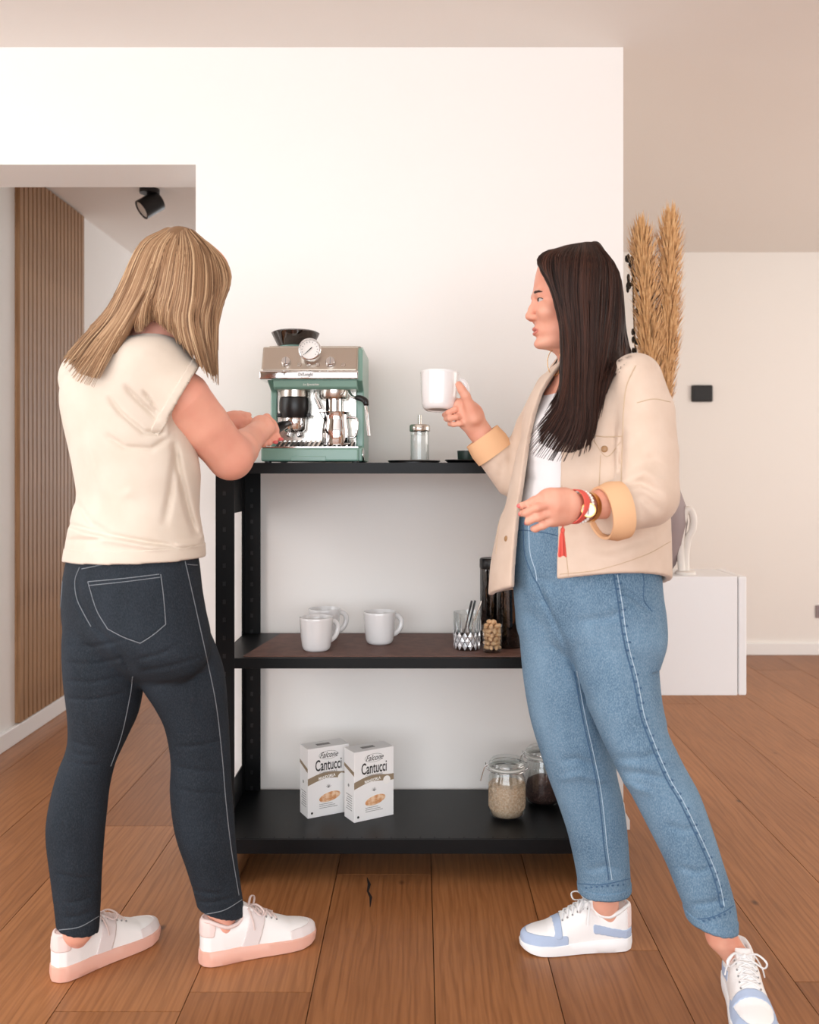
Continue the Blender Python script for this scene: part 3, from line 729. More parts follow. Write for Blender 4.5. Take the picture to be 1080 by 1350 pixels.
gg = MB().lathe([(0.031, 0.03), (0.0325, 0.0), (0.032, -0.008), (0.0285, -0.010), (0.0265, -0.006), (0.0265, 0.0)], 40, (0, 0, 0), 'y').obj('gauge_bezel', 'chrome', pan, 60)
gg.location = (ex(407.6), 0.018, ez(460)); gg.rotation_euler = (-0.12, 0, 0)
MB().lathe([(0, -0.003), (0.0268, -0.003), (0.0268, 0.0)], 40, (0, 0, 0), 'y').obj('gauge_dial', 'print_white', gg, 0)
MB().tube([(-0.014, -0.0045, -0.013), (0.006, -0.0045, 0.006)], [0.0008, 0.0016], 5).obj('gauge_needle', 'print_black', gg, 0)
tk = MB()
for i in range(13):
    a = math.radians(-40 + 260 * i / 12); tk.tube([(0.020*math.cos(a), -0.0036, 0.020*math.sin(a)), (0.0235*math.cos(a), -0.0036, 0.0235*math.sin(a))], 0.0005, 4)
tk.obj('gauge_ticks', 'print_black', gg, 0)
# bean hopper
hp = MB().lathe([(0.040, ez(454)), (0.043, ez(446)), (0.0425, ez(446))], 40, (ex(377), 0.17, 0)).obj('hopper_base', 'green_enamel', em)
MB().lathe([(0.043, ez(446)), (0.052, ez(446)), (0.069, ez(430)), (0.071, ez(427.5)), (0.069, ez(427)), (0.050, ez(444)), (0.0, ez(444))], 44, (ex(379), 0.17, 0)).obj('hopper', 'dark_glass', em, 60)
MB().lathe([(0.0, ez(432)), (0.040, ez(432)), (0.062, ez(429)), (0.067, ez(426.5)), (0.060, ez(425)), (0.0, ez(424.5))], 44, (ex(379), 0.17, 0)).obj('hopper_lid', 'dark_glass', em, 60)
MB().lathe([(0.0, ez(444.5)), (0.047, ez(444.5)), (0.058, ez(437)), (0.0, ez(433.5))], 36, (ex(379), 0.17, 0)).obj('beans_in_hopper', 'coffee_beans', em, 60)
# grinder outlet with portafilter docked
gx, gy = ex(383.5), 0.072
MB().lathe([(0, ez(510)), (0.040, ez(511)), (0.040, ez(521)), (0.036, ez(522.5)), (0, ez(522.5))], 36, (gx, gy, 0)).obj('grinder_collar', 'steel', em)
dk = MB().lathe([(0, ez(522)), (0.041, ez(522.5)), (0.043, ez(528)), (0.043, ez(538)), (0.038, ez(546)), (0.036, ez(549)), (0, ez(549))], 36, (gx, gy, 0)).obj('dosing_shroud', 'black_plastic', em, 60)
MB().box(gx + 0.036, gx + 0.048, gy - 0.012, gy + 0.012, ez(548), ez(543)).obj('shroud_lug', 'black_plastic', dk, 0, 0.002)
MB().box(gx - 0.048, gx - 0.036, gy - 0.012, gy + 0.012, ez(548), ez(543)).obj('shroud_lug', 'black_plastic', dk, 0, 0.002)
pf = MB().lathe([(0, ez(549)), (0.033, ez(549)), (0.034, ez(551)), (0.032, ez(564)), (0.026, ez(568)), (0, ez(569))], 36, (gx, gy, 0)).obj('portafilter', 'chrome', em, 60)
MB().tube([(gx - 0.012, gy, ez(568)), (gx - 0.016, gy - 0.004, ez(574))], 0.007, 10).tube([(gx + 0.012, gy, ez(568)), (gx + 0.016, gy - 0.004, ez(574))], 0.007, 10).obj('portafilter_spout', 'chrome', pf)
MB().tube(curve_pts([(gx - 0.014, gy - 0.030, ez(557)), (gx - 0.026, gy - 0.065, ez(561)), (gx - 0.036, gy - 0.10, ez(566)), (gx - 0.045, gy - 0.135, ez(570))], 12), [0.009, 0.009, 0.010, 0.012, 0.013, 0.0135, 0.0135, 0.013, 0.013, 0.013, 0.012, 0.008], 14).obj('portafilter_handle', 'black_plastic', pf, 80)
# brew group and tamper cylinder
bx, by = ex(437), 0.072
MB().lathe([(0, ez(510)), (0.041, ez(511)), (0.041, ez(521)), (0.037, ez(524)), (0, ez(524))], 36, (bx, by, 0)).obj('brew_group', 'steel', em)
MB().lathe([(0, ez(523)), (0.024, ez(524)), (0.024, ez(540)), (0, ez(541))], 30, (bx, by + 0.01, 0)).obj('tamper', 'chrome', em)
MB().tube(curve_pts([(ex(413), 0.06, ez(511)), (ex(413), 0.058, ez(521)), (ex(416), 0.055, ez(528)), (ex(420), 0.052, ez(537))], 14), 0.0055, 10).obj('water_spout', 'chrome', em, 80)
# steam wand
MB().tube(curve_pts([(ex(458), 0.05, ez(510)), (ex(459), 0.045, ez(516)), (ex(464), 0.03, ez(522)), (ex(471), 0.01, ez(524)), (ex(479), -0.005, ez(527)), (ex(482.5), -0.012, ez(535)), (ex(485), -0.016, ez(556)), (ex(487), -0.02, ez(575))], 30), 0.0045, 10).obj('steam_wand', 'chrome', em, 80)
MB().tube(curve_pts([(ex(470), 0.012, ez(523.7)), (ex(477), -0.003, ez(525.5)), (ex(482), -0.010, ez(529)), (ex(483.5), -0.0125, ez(535))], 10), [0.007, 0.008, 0.0085, 0.0085, 0.0085, 0.0085, 0.009, 0.009, 0.008, 0.007], 12).obj('wand_grip', 'black_plastic', em, 80)
# drip tray
tr = MB().box(ex(344), ex(473), 0.0, 0.16, Zb, ez(590.5)).obj('drip_tray', 'green_enamel', em, 0, 0.005)
MB().box(ex(344.5), ex(472.5), 0.002, 0.012, ez(590.5), ez(588.4)).obj('tray_lip', 'chrome', tr, 0, 0.001)
MB().box(ex(384), ex(430), -0.0016, 0.002, Zb + 0.001, ez(601.5)).obj('pull_recess', 'green_enamel', tr, 0, 0.0015)
MB().prism([(0.012, ez(592)), (0.012, ez(590.2)), (0.112, ez(590.2) + 0.020), (0.112, ez(592))], ex(358), ex(465), 'yz').obj('tray_well', 'black_plastic', tr, 0)
gs = MB().box(-0.0030, 0.0030, 0.012, 0.112, 0, 0.004).mesh('grille_slat'); gs.materials.append(MATS['chrome'])
for i in range(17):
    o = bpy.data.objects.new('grille_slat', gs); COL.objects.link(o); o.parent = tr; o.location = (ex(360.5) + i * 0.0135, 0, ez(590.2) - 0.0025); o.rotation_euler = (0.21, 0, 0)
MB().lathe([(0.0, 0.0), (0.017, 0.0), (0.019, 0.003), (0.019, 0.010), (0.014, 0.012), (0.0, 0.012)], 28, (ex(473), 0.05, ez(599)), 'x').obj('side_dial', 'chrome', em)
ft = MB().lathe([(0, -0.002), (0.010, -0.002), (0.010, 0.004), (0, 0.004)], 16).mesh('foot'); ft.materials.append(MATS['black_plastic'])
for x, y in ((352, 0.02), (468, 0.02), (352, 0.32), (468, 0.32)):
    o = bpy.data.objects.new('foot', ft); COL.objects.link(o); o.parent = em; o.location = (ex(x), y, 0.002)

# milk jug on the drip tray
jz = em.location.z + ez(590.2) + 0.006
mj = empty('milk_jug', (em.location.x + ex(441), MY + 0.058, jz), 0, 'polished steel milk jug on the machine drip tray', 'jug')
MB().lathe([(0, 0), (0.040, 0), (0.042, 0.003), (0.040, 0.05), (0.036, 0.072), (0.036, 0.088), (0.039, 0.097), (0.0375, 0.097), (0.0345, 0.088), (0.0345, 0.07), (0.038, 0.05), (0.040, 0.005), (0, 0.004)], 40).obj('jug_body', 'chrome', mj, 60)
MB().prism([(-0.033, 0.072), (-0.050, 0.099), (-0.034, 0.097)], -0.010, 0.010, 'xz').obj('spout', 'chrome', mj, 0, 0.003)
MB().tube(curve_pts([(0.036, -0.006, 0.082), (0.058, -0.010, 0.078), (0.060, -0.010, 0.05), (0.054, -0.008, 0.028), (0.040, -0.006, 0.024)], 18), 0.0035, 8).obj('handle', 'chrome', mj, 80)

# ------------------------------------------------------------------ implicit-surface modelling (bodies and clothes)
def vnorm(v): v = np.asarray(v, float); return v / np.linalg.norm(v)
class Field:
    def __init__(s): s.ops = []
    def cone(s, a, b, ra, rb, k=0.01, sub=False, flat=None, clip=None):
        a = np.asarray(a, np.float32); b = np.asarray(b, np.float32); ba = b - a; L2 = float(ba @ ba) + 1e-12
        def fn(p):
            pa = p - a; t = np.clip((pa @ ba) / L2, 0, 1)
            v = pa - t[:, None] * ba; r = ra + (rb - ra) * t
            if flat is not None:
                n, sc = flat; vn = v @ np.asarray(n, np.float32)
                q = np.sqrt(np.maximum((v * v).sum(1) - vn * vn, 0) + (vn / sc) ** 2); d = (q - r) * min(1.0, sc)
            else: d = np.sqrt((v * v).sum(1)) - r
            if clip is not None:
                for c0, nn in clip: d = np.maximum(d, (p - np.asarray(c0, np.float32)) @ np.asarray(nn, np.float32))
            return d
        m = max(ra, rb) + k + 0.01
        s.ops.append(('s' if sub else 'u', fn, np.minimum(a, b) - m, np.maximum(a, b) + m, k)); return s
    def chain(s, pts, rads, k=0.01, flat=None):
        for i in range(len(pts) - 1): s.cone(pts[i], pts[i+1], rads[i], rads[i+1], k if i == 0 else min(k, 0.005), False, flat)
        return s
    def ell(s, c, rad, R=None, k=0.01, sub=False):
        c = np.asarray(c, np.float32); rad = np.asarray(rad, np.float32); R_ = None if R is None else np.asarray(R, np.float32)
        def fn(p):
            q = p - c
            if R_ is not None: q = q @ R_          # columns of R are the axes
            q0 = q / rad; k0 = np.sqrt((q0 * q0).sum(1)); q1 = q0 / rad; k1 = np.sqrt((q1 * q1).sum(1)) + 1e-9
            return k0 * (k0 - 1) / k1
        m = rad.max() + k + 0.01
        s.ops.append(('s' if sub else 'u', fn, c - m, c + m, k)); return s
    def rows(s, rows, th=0.0, k=0.02, n=2.0, grow=0.0, clip=None, sub=False, ext=(0, 0)):
        """stack of horizontal ellipses: (z, cx, cy, a, b)"""
        A = np.array(sorted(rows, key=lambda r: r[0]), float)
        zz = np.linspace(0, len(A) - 1, 120); D = curve_pts(A, 120); o = np.argsort(D[:, 0]); D = D[o]
        c, sn = math.cos(th), math.sin(th); z0, z1 = D[0, 0] - ext[0], D[-1, 0] + ext[1]
        def fn(p):
            z = p[:, 2]
            cx = np.interp(z, D[:, 0], D[:, 1]); cy = np.interp(z, D[:, 0], D[:, 2])
            a = np.interp(z, D[:, 0], D[:, 3]) + grow; b = np.interp(z, D[:, 0], D[:, 4]) + grow
            dx, dy = p[:, 0] - cx, p[:, 1] - cy
            u = (dx * c + dy * sn) / a; v = (-dx * sn + dy * c) / b
            if n == 2.0:
                k0 = np.sqrt(u*u + v*v) + 1e-9; k1 = np.sqrt((u/a)**2 + (v/b)**2) + 1e-9; d = k0 * (k0 - 1) / k1
            else:
                k0 = (np.abs(u)**n + np.abs(v)**n) ** (1/n); d = (k0 - 1) * np.minimum(a, b)
            d = np.maximum(d, np.maximum(z - z1, z0 - z))
            if clip is not None:
                for c0, nn in clip: d = np.maximum(d, (p - np.asarray(c0, np.float32)) @ np.asarray(nn, np.float32))
            return d
        R = max(D[:, 3].max(), D[:, 4].max()) + grow + k + 0.01
        lo = np.array([D[:, 1].min() - R, D[:, 2].min() - R, z0 - k - 0.01]); hi = np.array([D[:, 1].max() + R, D[:, 2].max() + R, z1 + k + 0.01])
        s.ops.append(('s' if sub else 'u', fn, lo, hi, k)); return s
    def func(s, fn, lo, hi, k=0.01, mode='u'):
        s.ops.append((mode, fn, np.asarray(lo, float), np.asarray(hi, float), k)); return s
    def fold(s, px, Y, w, A, yr=(-9, 9)):
        """a crease (A<0) or ridge (A>0) along a polyline, seen from the front"""
        pts = [P(x, y, Y) for x, y in px]; lo = np.min(pts, 0) - 3 * w; hi = np.max(pts, 0) + 3 * w; lo[1] = yr[0]; hi[1] = yr[1]
        def fn(p, d):
            dm = np.full(len(p), 9.0, np.float32)
            sc = (Y / np.maximum(p[:, 1], 0.5)); X = p[:, 0] * sc; Z = EYE + (p[:, 2] - EYE) * sc
            for a, b in zip(pts[:-1], pts[1:]):
                bx, bz = b[0] - a[0], b[2] - a[2]; L2 = bx*bx + bz*bz + 1e-12
                t = np.clip(((X - a[0]) * bx + (Z - a[2]) * bz) / L2, 0, 1)
                dm = np.minimum(dm, (X - a[0] - t * bx) ** 2 + (Z - a[2] - t * bz) ** 2)
            de = np.minimum((X - pts[0][0])**2 + (Z - pts[0][2])**2, (X - pts[-1][0])**2 + (Z - pts[-1][2])**2)
            g = np.exp(-dm / (w * w)) * (1 - np.exp(-de / (9 * w * w))); g = np.where((p[:, 1] > yr[0]) & (p[:, 1] < yr[1]), g, 0)
            return d - A * g
        s.ops.append(('d', fn, lo, hi, 0)); return s
    def eval(s, p, cull=True):
        d = np.full(len(p), 5.0, np.float32)
        lo, hi = p.min(0), p.max(0)
        for mode, fn, l, h, k in s.ops:
            if cull and (np.any(hi < l) or np.any(lo > h)): continue
            if mode == 'd': d = fn(p, d); continue
            e = fn(p).astype(np.float32)
            if mode == 'u':
                if k > 0: hh = np.maximum(k - np.abs(d - e), 0) / k; d = np.minimum(d, e) - hh * hh * k * 0.25
                else: d = np.minimum(d, e)
            else:
                e = -e
                if k > 0: hh = np.maximum(k - np.abs(d - e), 0) / k; d = np.maximum(d, e) + hh * hh * k * 0.25
                else: d = np.maximum(d, e)
        return d
    def mesh(s, res, smooth=1):
        us = [o for o in s.ops if o[0] == 'u']
        lo = np.min([o[2] for o in us], 0) - 2 * res; hi = np.max([o[3] for o in us], 0) + 2 * res
        B = 8; nb = np.ceil((hi - lo) / (res * B)).astype(int) + 1
        bi = np.stack(np.meshgrid(*[np.arange(n) for n in nb], indexing='ij'), -1).reshape(-1, 3)
        cen = (lo + (bi + 0.5) * B * res).astype(np.float32)
        dc = np.concatenate([s.eval(c, False) for c in np.array_split(cen, max(1, len(cen) // 60000))])
        act = np.abs(dc) < (B * res * 0.866 * 1.7 + 0.012)
        V = np.repeat(np.repeat(np.repeat(dc.reshape(nb), B, 0), B, 1), B, 2).astype(np.float32)
        off = np.stack(np.meshgrid(np.arange(B), np.arange(B), np.arange(B), indexing='ij'), -1).reshape(-1, 3)
        ab = bi[act]; sup = ab // 4; order = np.lexsort((sup[:, 0], sup[:, 1], sup[:, 2])); ab = ab[order]
        key = (ab // 4) @ np.array([1, 1000, 1000000]); cuts = np.flatnonzero(np.diff(key)) + 1
        allidx = []
        for grp in np.split(ab, cuts):
            idx = (grp[:, None, :] * B + off[None]).reshape(-1, 3)
            V[idx[:, 0], idx[:, 1], idx[:, 2]] = s.eval((lo + idx * res).astype(np.float32))
            allidx.append(idx)
        cells = np.concatenate(allidx); N = np.array(V.shape)
        cells = cells[np.all(cells < N - 1, 1) & np.all(cells > 0, 1)]
        i, j, k = cells.T
        co = [(0,0,0),(1,0,0),(0,1,0),(1,1,0),(0,0,1),(1,0,1),(0,1,1),(1,1,1)]
        cv = np.stack([V[i + a, j + b, k + c] for a, b, c in co], 1)
        neg = cv < 0; sel = neg.any(1) & ~neg.all(1)
        cells = cells[sel]; cv = cv[sel]; neg = neg[sel]
        acc = np.zeros((len(cells), 3)); cnt = np.zeros(len(cells)); con = np.array(co, float)
        for a in range(8):
            for b in range(a + 1, 8):
                if np.abs(con[a] - con[b]).sum() != 1: continue
                x = neg[:, a] != neg[:, b]; t = cv[x, a] / (cv[x, a] - cv[x, b])
                acc[x] += con[a] + t[:, None] * (con[b] - con[a]); cnt[x] += 1
        verts = lo + (cells + acc / cnt[:, None]) * res
        flat = (cells[:, 0] * N[1] + cells[:, 1]) * N[2] + cells[:, 2]
        so = np.argsort(flat); fs = flat[so]
        def look(c):
            q = (c[:, 0] * N[1] + c[:, 1]) * N[2] + c[:, 2]; r = np.minimum(np.searchsorted(fs, q), len(fs) - 1)
            return np.where(fs[r] == q, so[r], -1)
        quads = []
        for ax, ci in ((0, 1), (1, 2), (2, 4)):
            x = neg[:, 0] != neg[:, ci]; c = cells[x]; fl = neg[x, 0]
            e1 = np.zeros(3, int); e2 = np.zeros(3, int); e1[(ax + 1) % 3] = 1; e2[(ax + 2) % 3] = 1
            q = np.stack([look(c - e1 - e2), look(c - e2), look(c), look(c - e1)], 1)
            q[~fl] = q[~fl][:, ::-1]
            quads.append(q[(q >= 0).all(1)])
        quads = np.concatenate(quads)
        for _ in range(smooth):
            a = np.zeros_like(verts); n = np.zeros(len(verts))
            for e in range(4):
                u, v = quads[:, e], quads[:, (e + 1) % 4]
                for c in range(3):
                    a[:, c] += np.bincount(u, verts[v, c], len(verts)) + np.bincount(v, verts[u, c], len(verts))
                n += np.bincount(u, minlength=len(verts)) + np.bincount(v, minlength=len(verts))
            verts = 0.5 * verts + 0.5 * a / np.maximum(n, 1)[:, None]
        return verts, quads

def np_mesh(name, v, f):
    me = bpy.data.meshes.new(name); f = np.asarray(f); n = f.shape[1]
    me.vertices.add(len(v)); me.vertices.foreach_set('co', np.asarray(v, np.float32).ravel())
    me.loops.add(f.size); me.loops.foreach_set('vertex_index', f.ravel().astype(np.int32))
    me.polygons.add(len(f)); me.polygons.foreach_set('loop_start', np.arange(0, f.size, n, dtype=np.int32))
    me.update(calc_edges=True); me.validate()
    return me
def vert_normals(v, f):
    n = np.cross(v[f[:, 2]] - v[f[:, 0]], v[f[:, 3]] - v[f[:, 1]]); out = np.zeros_like(v)
    for e in range(4):
        for c in range(3): out[:, c] += np.bincount(f[:, e], n[:, c], len(v))
    return out / (np.linalg.norm(out, axis=1)[:, None] + 1e-12)
class Skin:
    """a garment or body surface in world space: mesh + ray casting"""
    def __init__(s, field, res, smooth=1):
        s.v, s.f = field.mesh(res, smooth); s._b = None
    def link(s, name, m, person):
        o = link_mesh(name, np_mesh(name, s.v - np.array(person.location), s.f), m, person, 180); s.o = o; return o
    @property
    def bvh(s):
        if s._b is None: s._b = BVHTree.FromPolygons([tuple(p) for p in s.v], [tuple(int(i) for i in q) for q in s.f])
        return s._b
    def hit(s, px, py, org=None):
        d = Vector(P(px, py, 1.0)) - Vector((0, 0, EYE)); d.normalize()
        h = s.bvh.ray_cast(Vector((0, 0, EYE)), d)
        return (h[0], h[1]) if h[0] is not None else None
    def patch(s, name, pred, off, m, person, parent, sm=3):
        c = s.v[s.f].mean(1); nrm = vert_normals(s.v, s.f)
        fn = np.cross(s.v[s.f[:, 2]] - s.v[s.f[:, 0]], s.v[s.f[:, 3]] - s.v[s.f[:, 1]])
        keep = pred(c, fn); f = s.f[keep]
        if len(f) == 0: return None
        ids, inv = np.unique(f, return_inverse=True); f = inv.reshape(-1, 4); v = s.v[ids].copy(); nn = nrm[ids]
        e = np.concatenate([f[:, [i, (i+1) % 4]] for i in range(4)]); es = np.sort(e, 1); kk = es[:, 0].astype(np.int64) * len(v) + es[:, 1]
        u, first, cn = np.unique(kk, return_index=True, return_counts=True); be = e[first[cn == 1]]
        for _ in range(sm):
            a = np.zeros_like(v); n = np.zeros(len(v))
            for p, q in ((0, 1), (1, 0)):
                for c3 in range(3): a[:, c3] += np.bincount(be[:, p], v[be[:, q], c3], len(v))
                n += np.bincount(be[:, p], minlength=len(v))
            b = n > 0; v[b] = 0.5 * v[b] + 0.5 * a[b] / n[b][:, None]
        top = v + nn * off; bot = v - nn * 0.001
        rim = np.stack([be[:, 1], be[:, 0], be[:, 0] + len(v), be[:, 1] + len(v)], 1)
        me = np_mesh(name, np.concatenate([top, bot]) - np.array(person.location), np.concatenate([f, rim]))
        return link_mesh(name, me, m, parent, 180)
    def seam(s, name, px, r, m, person, parent, n=None, lift=0.3, dash=None):
        ctrl = np.array(px, float); L = np.sum(np.linalg.norm(np.diff(ctrl, axis=0), axis=1)); n = n or max(6, int(L / 4))
        pts = curve_pts(ctrl, n); mb = MB(); run = []
        loc = Vector(person.location)
        def flush():
            if len(run) > 1: mb.tube(run, r, 5)
            run.clear()
        for i, (x, y) in enumerate(pts):
            h = s.hit(x, y)
            if h is None or (run and (h[0] - loc - run[-1]).length > 0.05): flush(); continue
            run.append(h[0] + h[1] * (r * lift) - loc)
        flush()
        if not mb.v: return None
        return mb.obj(name, m, parent, 80)
    def blobs(s, name, spots, r, m, person, parent, sc=(1, 0.4, 1)):
        mb = MB(); loc = Vector(person.location)
        for x, y in spots:
            h = s.hit(x, y)
            if h is None: continue
            q = h[1].to_track_quat('Y', 'Z').to_matrix()
            mb.sphere(tuple(h[0] - loc), r, 12, 8, sc, q)
        return mb.obj(name, m, parent, 80) if mb.v else None

def prow(py, xl, xr, Y, b, th=0.0):
    z = EYE - (py - CY) / F * Y; cx = ((xl + xr) / 2 - CX) / F * Y; W = (xr - xl) / 2 / F * Y
    a = math.sqrt(max(W * W - (b * math.sin(th)) ** 2, (0.35 * W) ** 2)) / math.cos(th)
    return (z, cx, Y, a, b)

def vnorm_rows(a): return a / (np.linalg.norm(a, axis=1)[:, None] + 1e-12)

# ------------------------------------------------------------------ head
HP = [(328,742,790,.030),(335,722,794,.050),(345,712,801,.062),(360,707,806,.069),(377,704,808,.072),(391,702.5,808,.073),(400,705.5,807,.071),(410,706.5,806,.069),
      (420,706.5,798,.065),(432,705.0,788,.058),(440,706.0,780,.053),(447,709,772,.047),(454,708.5,764,.040),(459,713,755,.030),(462,724,745,.015)]
HS = 2.17 / F
def head_field():
    f = Field()
    rows = [((395 - py) * HS, (757 - (xf + xb) / 2) * HS, 0, (xb - xf) / 2 * HS, w) for py, xf, xb, w in HP]
    f.rows(rows, 0, 0.004, 2.25)
    q = lambda px, py, y=0.0: np.array([(757 - px) * HS, y, (395 - py) * HS])
    f.chain([q(706, 396), q(701.5, 408), q(698.5, 416.5)], [0.0075, 0.0085, 0.0100], 0.010)           # nose
    f.ell(q(697.3, 418), (0.0085, 0.0095, 0.0075), None, 0.006)
    for sg in (-1, 1):
        f.ell(q(702.0, 420, sg * 0.0115), (0.0095, 0.0065, 0.0068), None, 0.006)
        f.ell(q(702.5, 399.5, sg * 0.031), (0.013, 0.017, 0.0095), None, 0.010, True)                   # eye socket
        f.ell(q(713.2, 395.2, sg * 0.030), (0.0132, 0.0150, 0.0060), None, 0.003)                       # lids
        f.ell(q(713.4, 404.2, sg * 0.030), (0.0124, 0.0142, 0.0058), None, 0.004)
        f.ell(q(707.5, 390, sg * 0.026), (0.008, 0.019, 0.006), None, 0.010)                            # brow ridge
        f.ell(q(715, 415, sg * 0.040), (0.020, 0.020, 0.017), None, 0.020)                              # cheek
        f.ell(q(760, 404, sg * 0.073), (0.016, 0.008, 0.029), None, 0.006)                              # ear
    f.ell(q(706.3, 434.3), (0.0085, 0.021, 0.0050), None, 0.004)
    f.ell(q(707.0, 440.2), (0.0085, 0.018, 0.0058), None, 0.004)
    f.ell(q(704.0, 437.4), (0.0045, 0.024, 0.0010), None, 0.002, True)
    f.ell(q(711.5, 454), (0.013, 0.019, 0.011), None, 0.012)
    return f
HEADF = head_field()
def add_head(f, c, fwd, up=(0, 0, 1), k=0.02):
    fwd = vnorm(fwd); left = vnorm(np.cross(up, fwd)); u = np.cross(fwd, left); R = np.stack([fwd, left, u], 1).astype(np.float32); c = np.asarray(c, np.float32)
    f.func(lambda p: HEADF.eval(((p - c) @ R).astype(np.float32), False), c - 0.17, c + 0.17, k)
    return lambda l: c + R @ np.asarray(l, float)

def finger(f, pts, r0=0.0088, r1=0.0068, k=0.004):
    n = len(pts); rr = np.linspace(r0, r1, n); f.chain(pts, list(rr), k)

# ------------------------------------------------------------------ shoes (local: x to the toe, y to the left, z up)
def make_shoe(person, name, loc, rz, L, kind, label, roll=0.0):
    sc = L / 0.28
    wx = np.array([0, .006, .02, .05, .09, .13, .17, .205, .235, .258, .272, .279, .28]) * sc
    ww = np.array([.0, .018, .030, .0345, .0345, .0375, .0435, .0475, .046, .037, .024, .008, 0])
    hx = np.array([0, .02, .06, .085, .105, .125, .15, .185, .215, .245, .27, .28]) * sc
    hh = np.array([.104, .105, .086, .088, .102, .108, .096, .076, .062, .055, .046, .037])
    zs = 0.026
    f = Field()
    def up(p):
        x, y, z = p[:, 0], p[:, 1], p[:, 2]
        w = np.interp(x, wx, ww) - 0.002; h = np.interp(x, hx, hh) - 0.015
        w = np.maximum(w, 0.003); u = y / w; v = np.maximum(z - 0.015, 0) / h
        n = np.interp(x, [0.09 * sc, 0.15 * sc], [4.0, 2.3])
        d = ((np.abs(u) ** n + np.abs(v) ** n) ** (1 / n) - 1) * np.minimum(w, h)
        return np.maximum(np.maximum(d, 0.014 - z), np.maximum(0.003 - x, x - 0.277 * sc))
    f.func(up, (-.01, -.06, 0), (L + .01, .06, .12), 0.0)
    v, q = f.mesh(0.0028, 1)
    cols = {'pink': ('shoe_white', 'sole_pink', 'lace_pink'), 'blue': ('shoe_white', 'sole_white', 'lace_white')}[kind]
    sk = Skin.__new__(Skin); sk.v, sk.f, sk._b = v, q, None
    o = link_mesh(name, np_mesh(name, v, q), cols[0], person, 180); o.location = np.array(loc) - np.array(person.location); o.rotation_euler = (0, roll, rz)
    if label: o['label'] = label
    class L0: location = (0, 0, 0)
    # sole
    ns = 40; xs = np.concatenate([np.linspace(0, 1, ns)]) ; xs = (0.5 - 0.5 * np.cos(np.pi * xs)) * L
    ws = np.interp(xs, wx, ww); ring = [(x, w) for x, w in zip(xs, ws)] + [(x, -w) for x, w in zip(xs[::-1][1:-1], ws[::-1][1:-1])]
    mb = MB(); lay = []
    th = 0.036 if kind == 'pink' else 0.032
    for zz, g in ((0.0, -0.004), (0.002, 0.0), (0.014, 0.002), (th - 0.002, 0.001), (th, -0.002)):
        rr = []
        for x, w in ring:
            cx = L * 0.5; s_ = 1 + g / 0.045
            spring = 0.010 * max(0, (x - 0.8 * L) / (0.2 * L)) ** 2 if zz < 0.02 else 0.0
            tz = zz + spring - (0.006 * min(1, max(0, (x - 0.3*L) / (0.4*L))) if zz > 0.02 else 0)
            rr.append((cx + (x - cx) * (1 + g / (L/2)), w * s_, tz))
        lay.append(rr)
    n = len(ring); vv = [p for r in lay for p in r]; ff = [tuple(range(n))[::-1]]
    for a in range(len(lay) - 1):
        for i in range(n): ff.append((a*n + i, a*n + (i+1) % n, (a+1)*n + (i+1) % n, (a+1)*n + i))
    ff.append(tuple((len(lay)-1)*n + i for i in range(n)))
    mb.add(vv, ff).obj('sole', cols[1], o, 50)
    rim = [(0.056*sc + 0.0475*sc*math.cos(a), 0.0285*math.sin(a)) for a in np.linspace(0, 2*math.pi, 40)]
    MB().tube([(x, y, float(np.interp(x, hx, hh)) - 0.002) for x, y in rim], 0.0048, 8).obj('collar_padding', 'shoe_pink' if kind == 'pink' else 'shoe_white', o, 80)
    # overlays
    ab = lambda c: np.abs(c[:, 1])
    out = lambda c, fn: (c[:, 2] > 0.024) & ((fn * (c - np.array([0.056*sc, 0, 0.06]))).sum(1) > 0) | ((c[:, 0] > 0.12*sc) & (c[:, 2] > 0.024) & (fn[:, 2] > -1e-9))
    if kind == 'pink':
        sk.patch('side_stripe', lambda c, fn: out(c, fn) & (c[:, 0] > 0.105*sc + (0.075 - c[:, 2]) * -0.35) & (c[:, 0] < 0.145*sc + (0.075 - c[:, 2]) * -0.35) & (ab(c) > 0.014), 0.0012, 'shoe_grey', L0, o)
        sk.patch('toe_overlay', lambda c, fn: out(c, fn) & (c[:, 0] > 0.205*sc) & ((c[:, 2] < 0.048) | (c[:, 0] > 0.262*sc)), 0.0012, 'shoe_grey', L0, o)
        sk.patch('heel_tab', lambda c, fn: out(c, fn) & (c[:, 0] < 0.034*sc - (0.09 - c[:, 2]) * 0.25) & (c[:, 2] > 0.068), 0.0012, 'shoe_pink', L0, o)
    else:
        sk.patch('toe_overlay', lambda c, fn: out(c, fn) & (c[:, 0] > 0.168*sc) & ((c[:, 2] < 0.046) | (c[:, 0] > 0.266*sc)), 0.0012, 'shoe_blue', L0, o)
        sk.patch('eyestay', lambda c, fn: out(c, fn) & (c[:, 0] > 0.182*sc) & (c[:, 0] < 0.200*sc) & (c[:, 2] > 0.04), 0.0014, 'shoe_blue', L0, o)
        sk.patch('quarter_stripe', lambda c, fn: out(c, fn) & (c[:, 0] < 0.104*sc) & (c[:, 2] > 0.032 + 0.20*np.maximum(c[:, 0] - 0.02*sc, 0)) & (c[:, 2] < 0.052 + 0.24*np.maximum(c[:, 0] - 0.03*sc, 0)), 0.0012, 'shoe_blue', L0, o)
        sk.patch('heel_tab', lambda c, fn: out(c, fn) & (c[:, 0] < 0.016*sc) & (c[:, 2] > 0.055), 0.0014, 'shoe_pink', L0, o)
    # tongue and laces
    def top(x, y):
        h = sk.bvh.ray_cast(Vector((x, y, 0.3)), Vector((0, 0, -1))); return h[0].z if h[0] is not None else 0.05
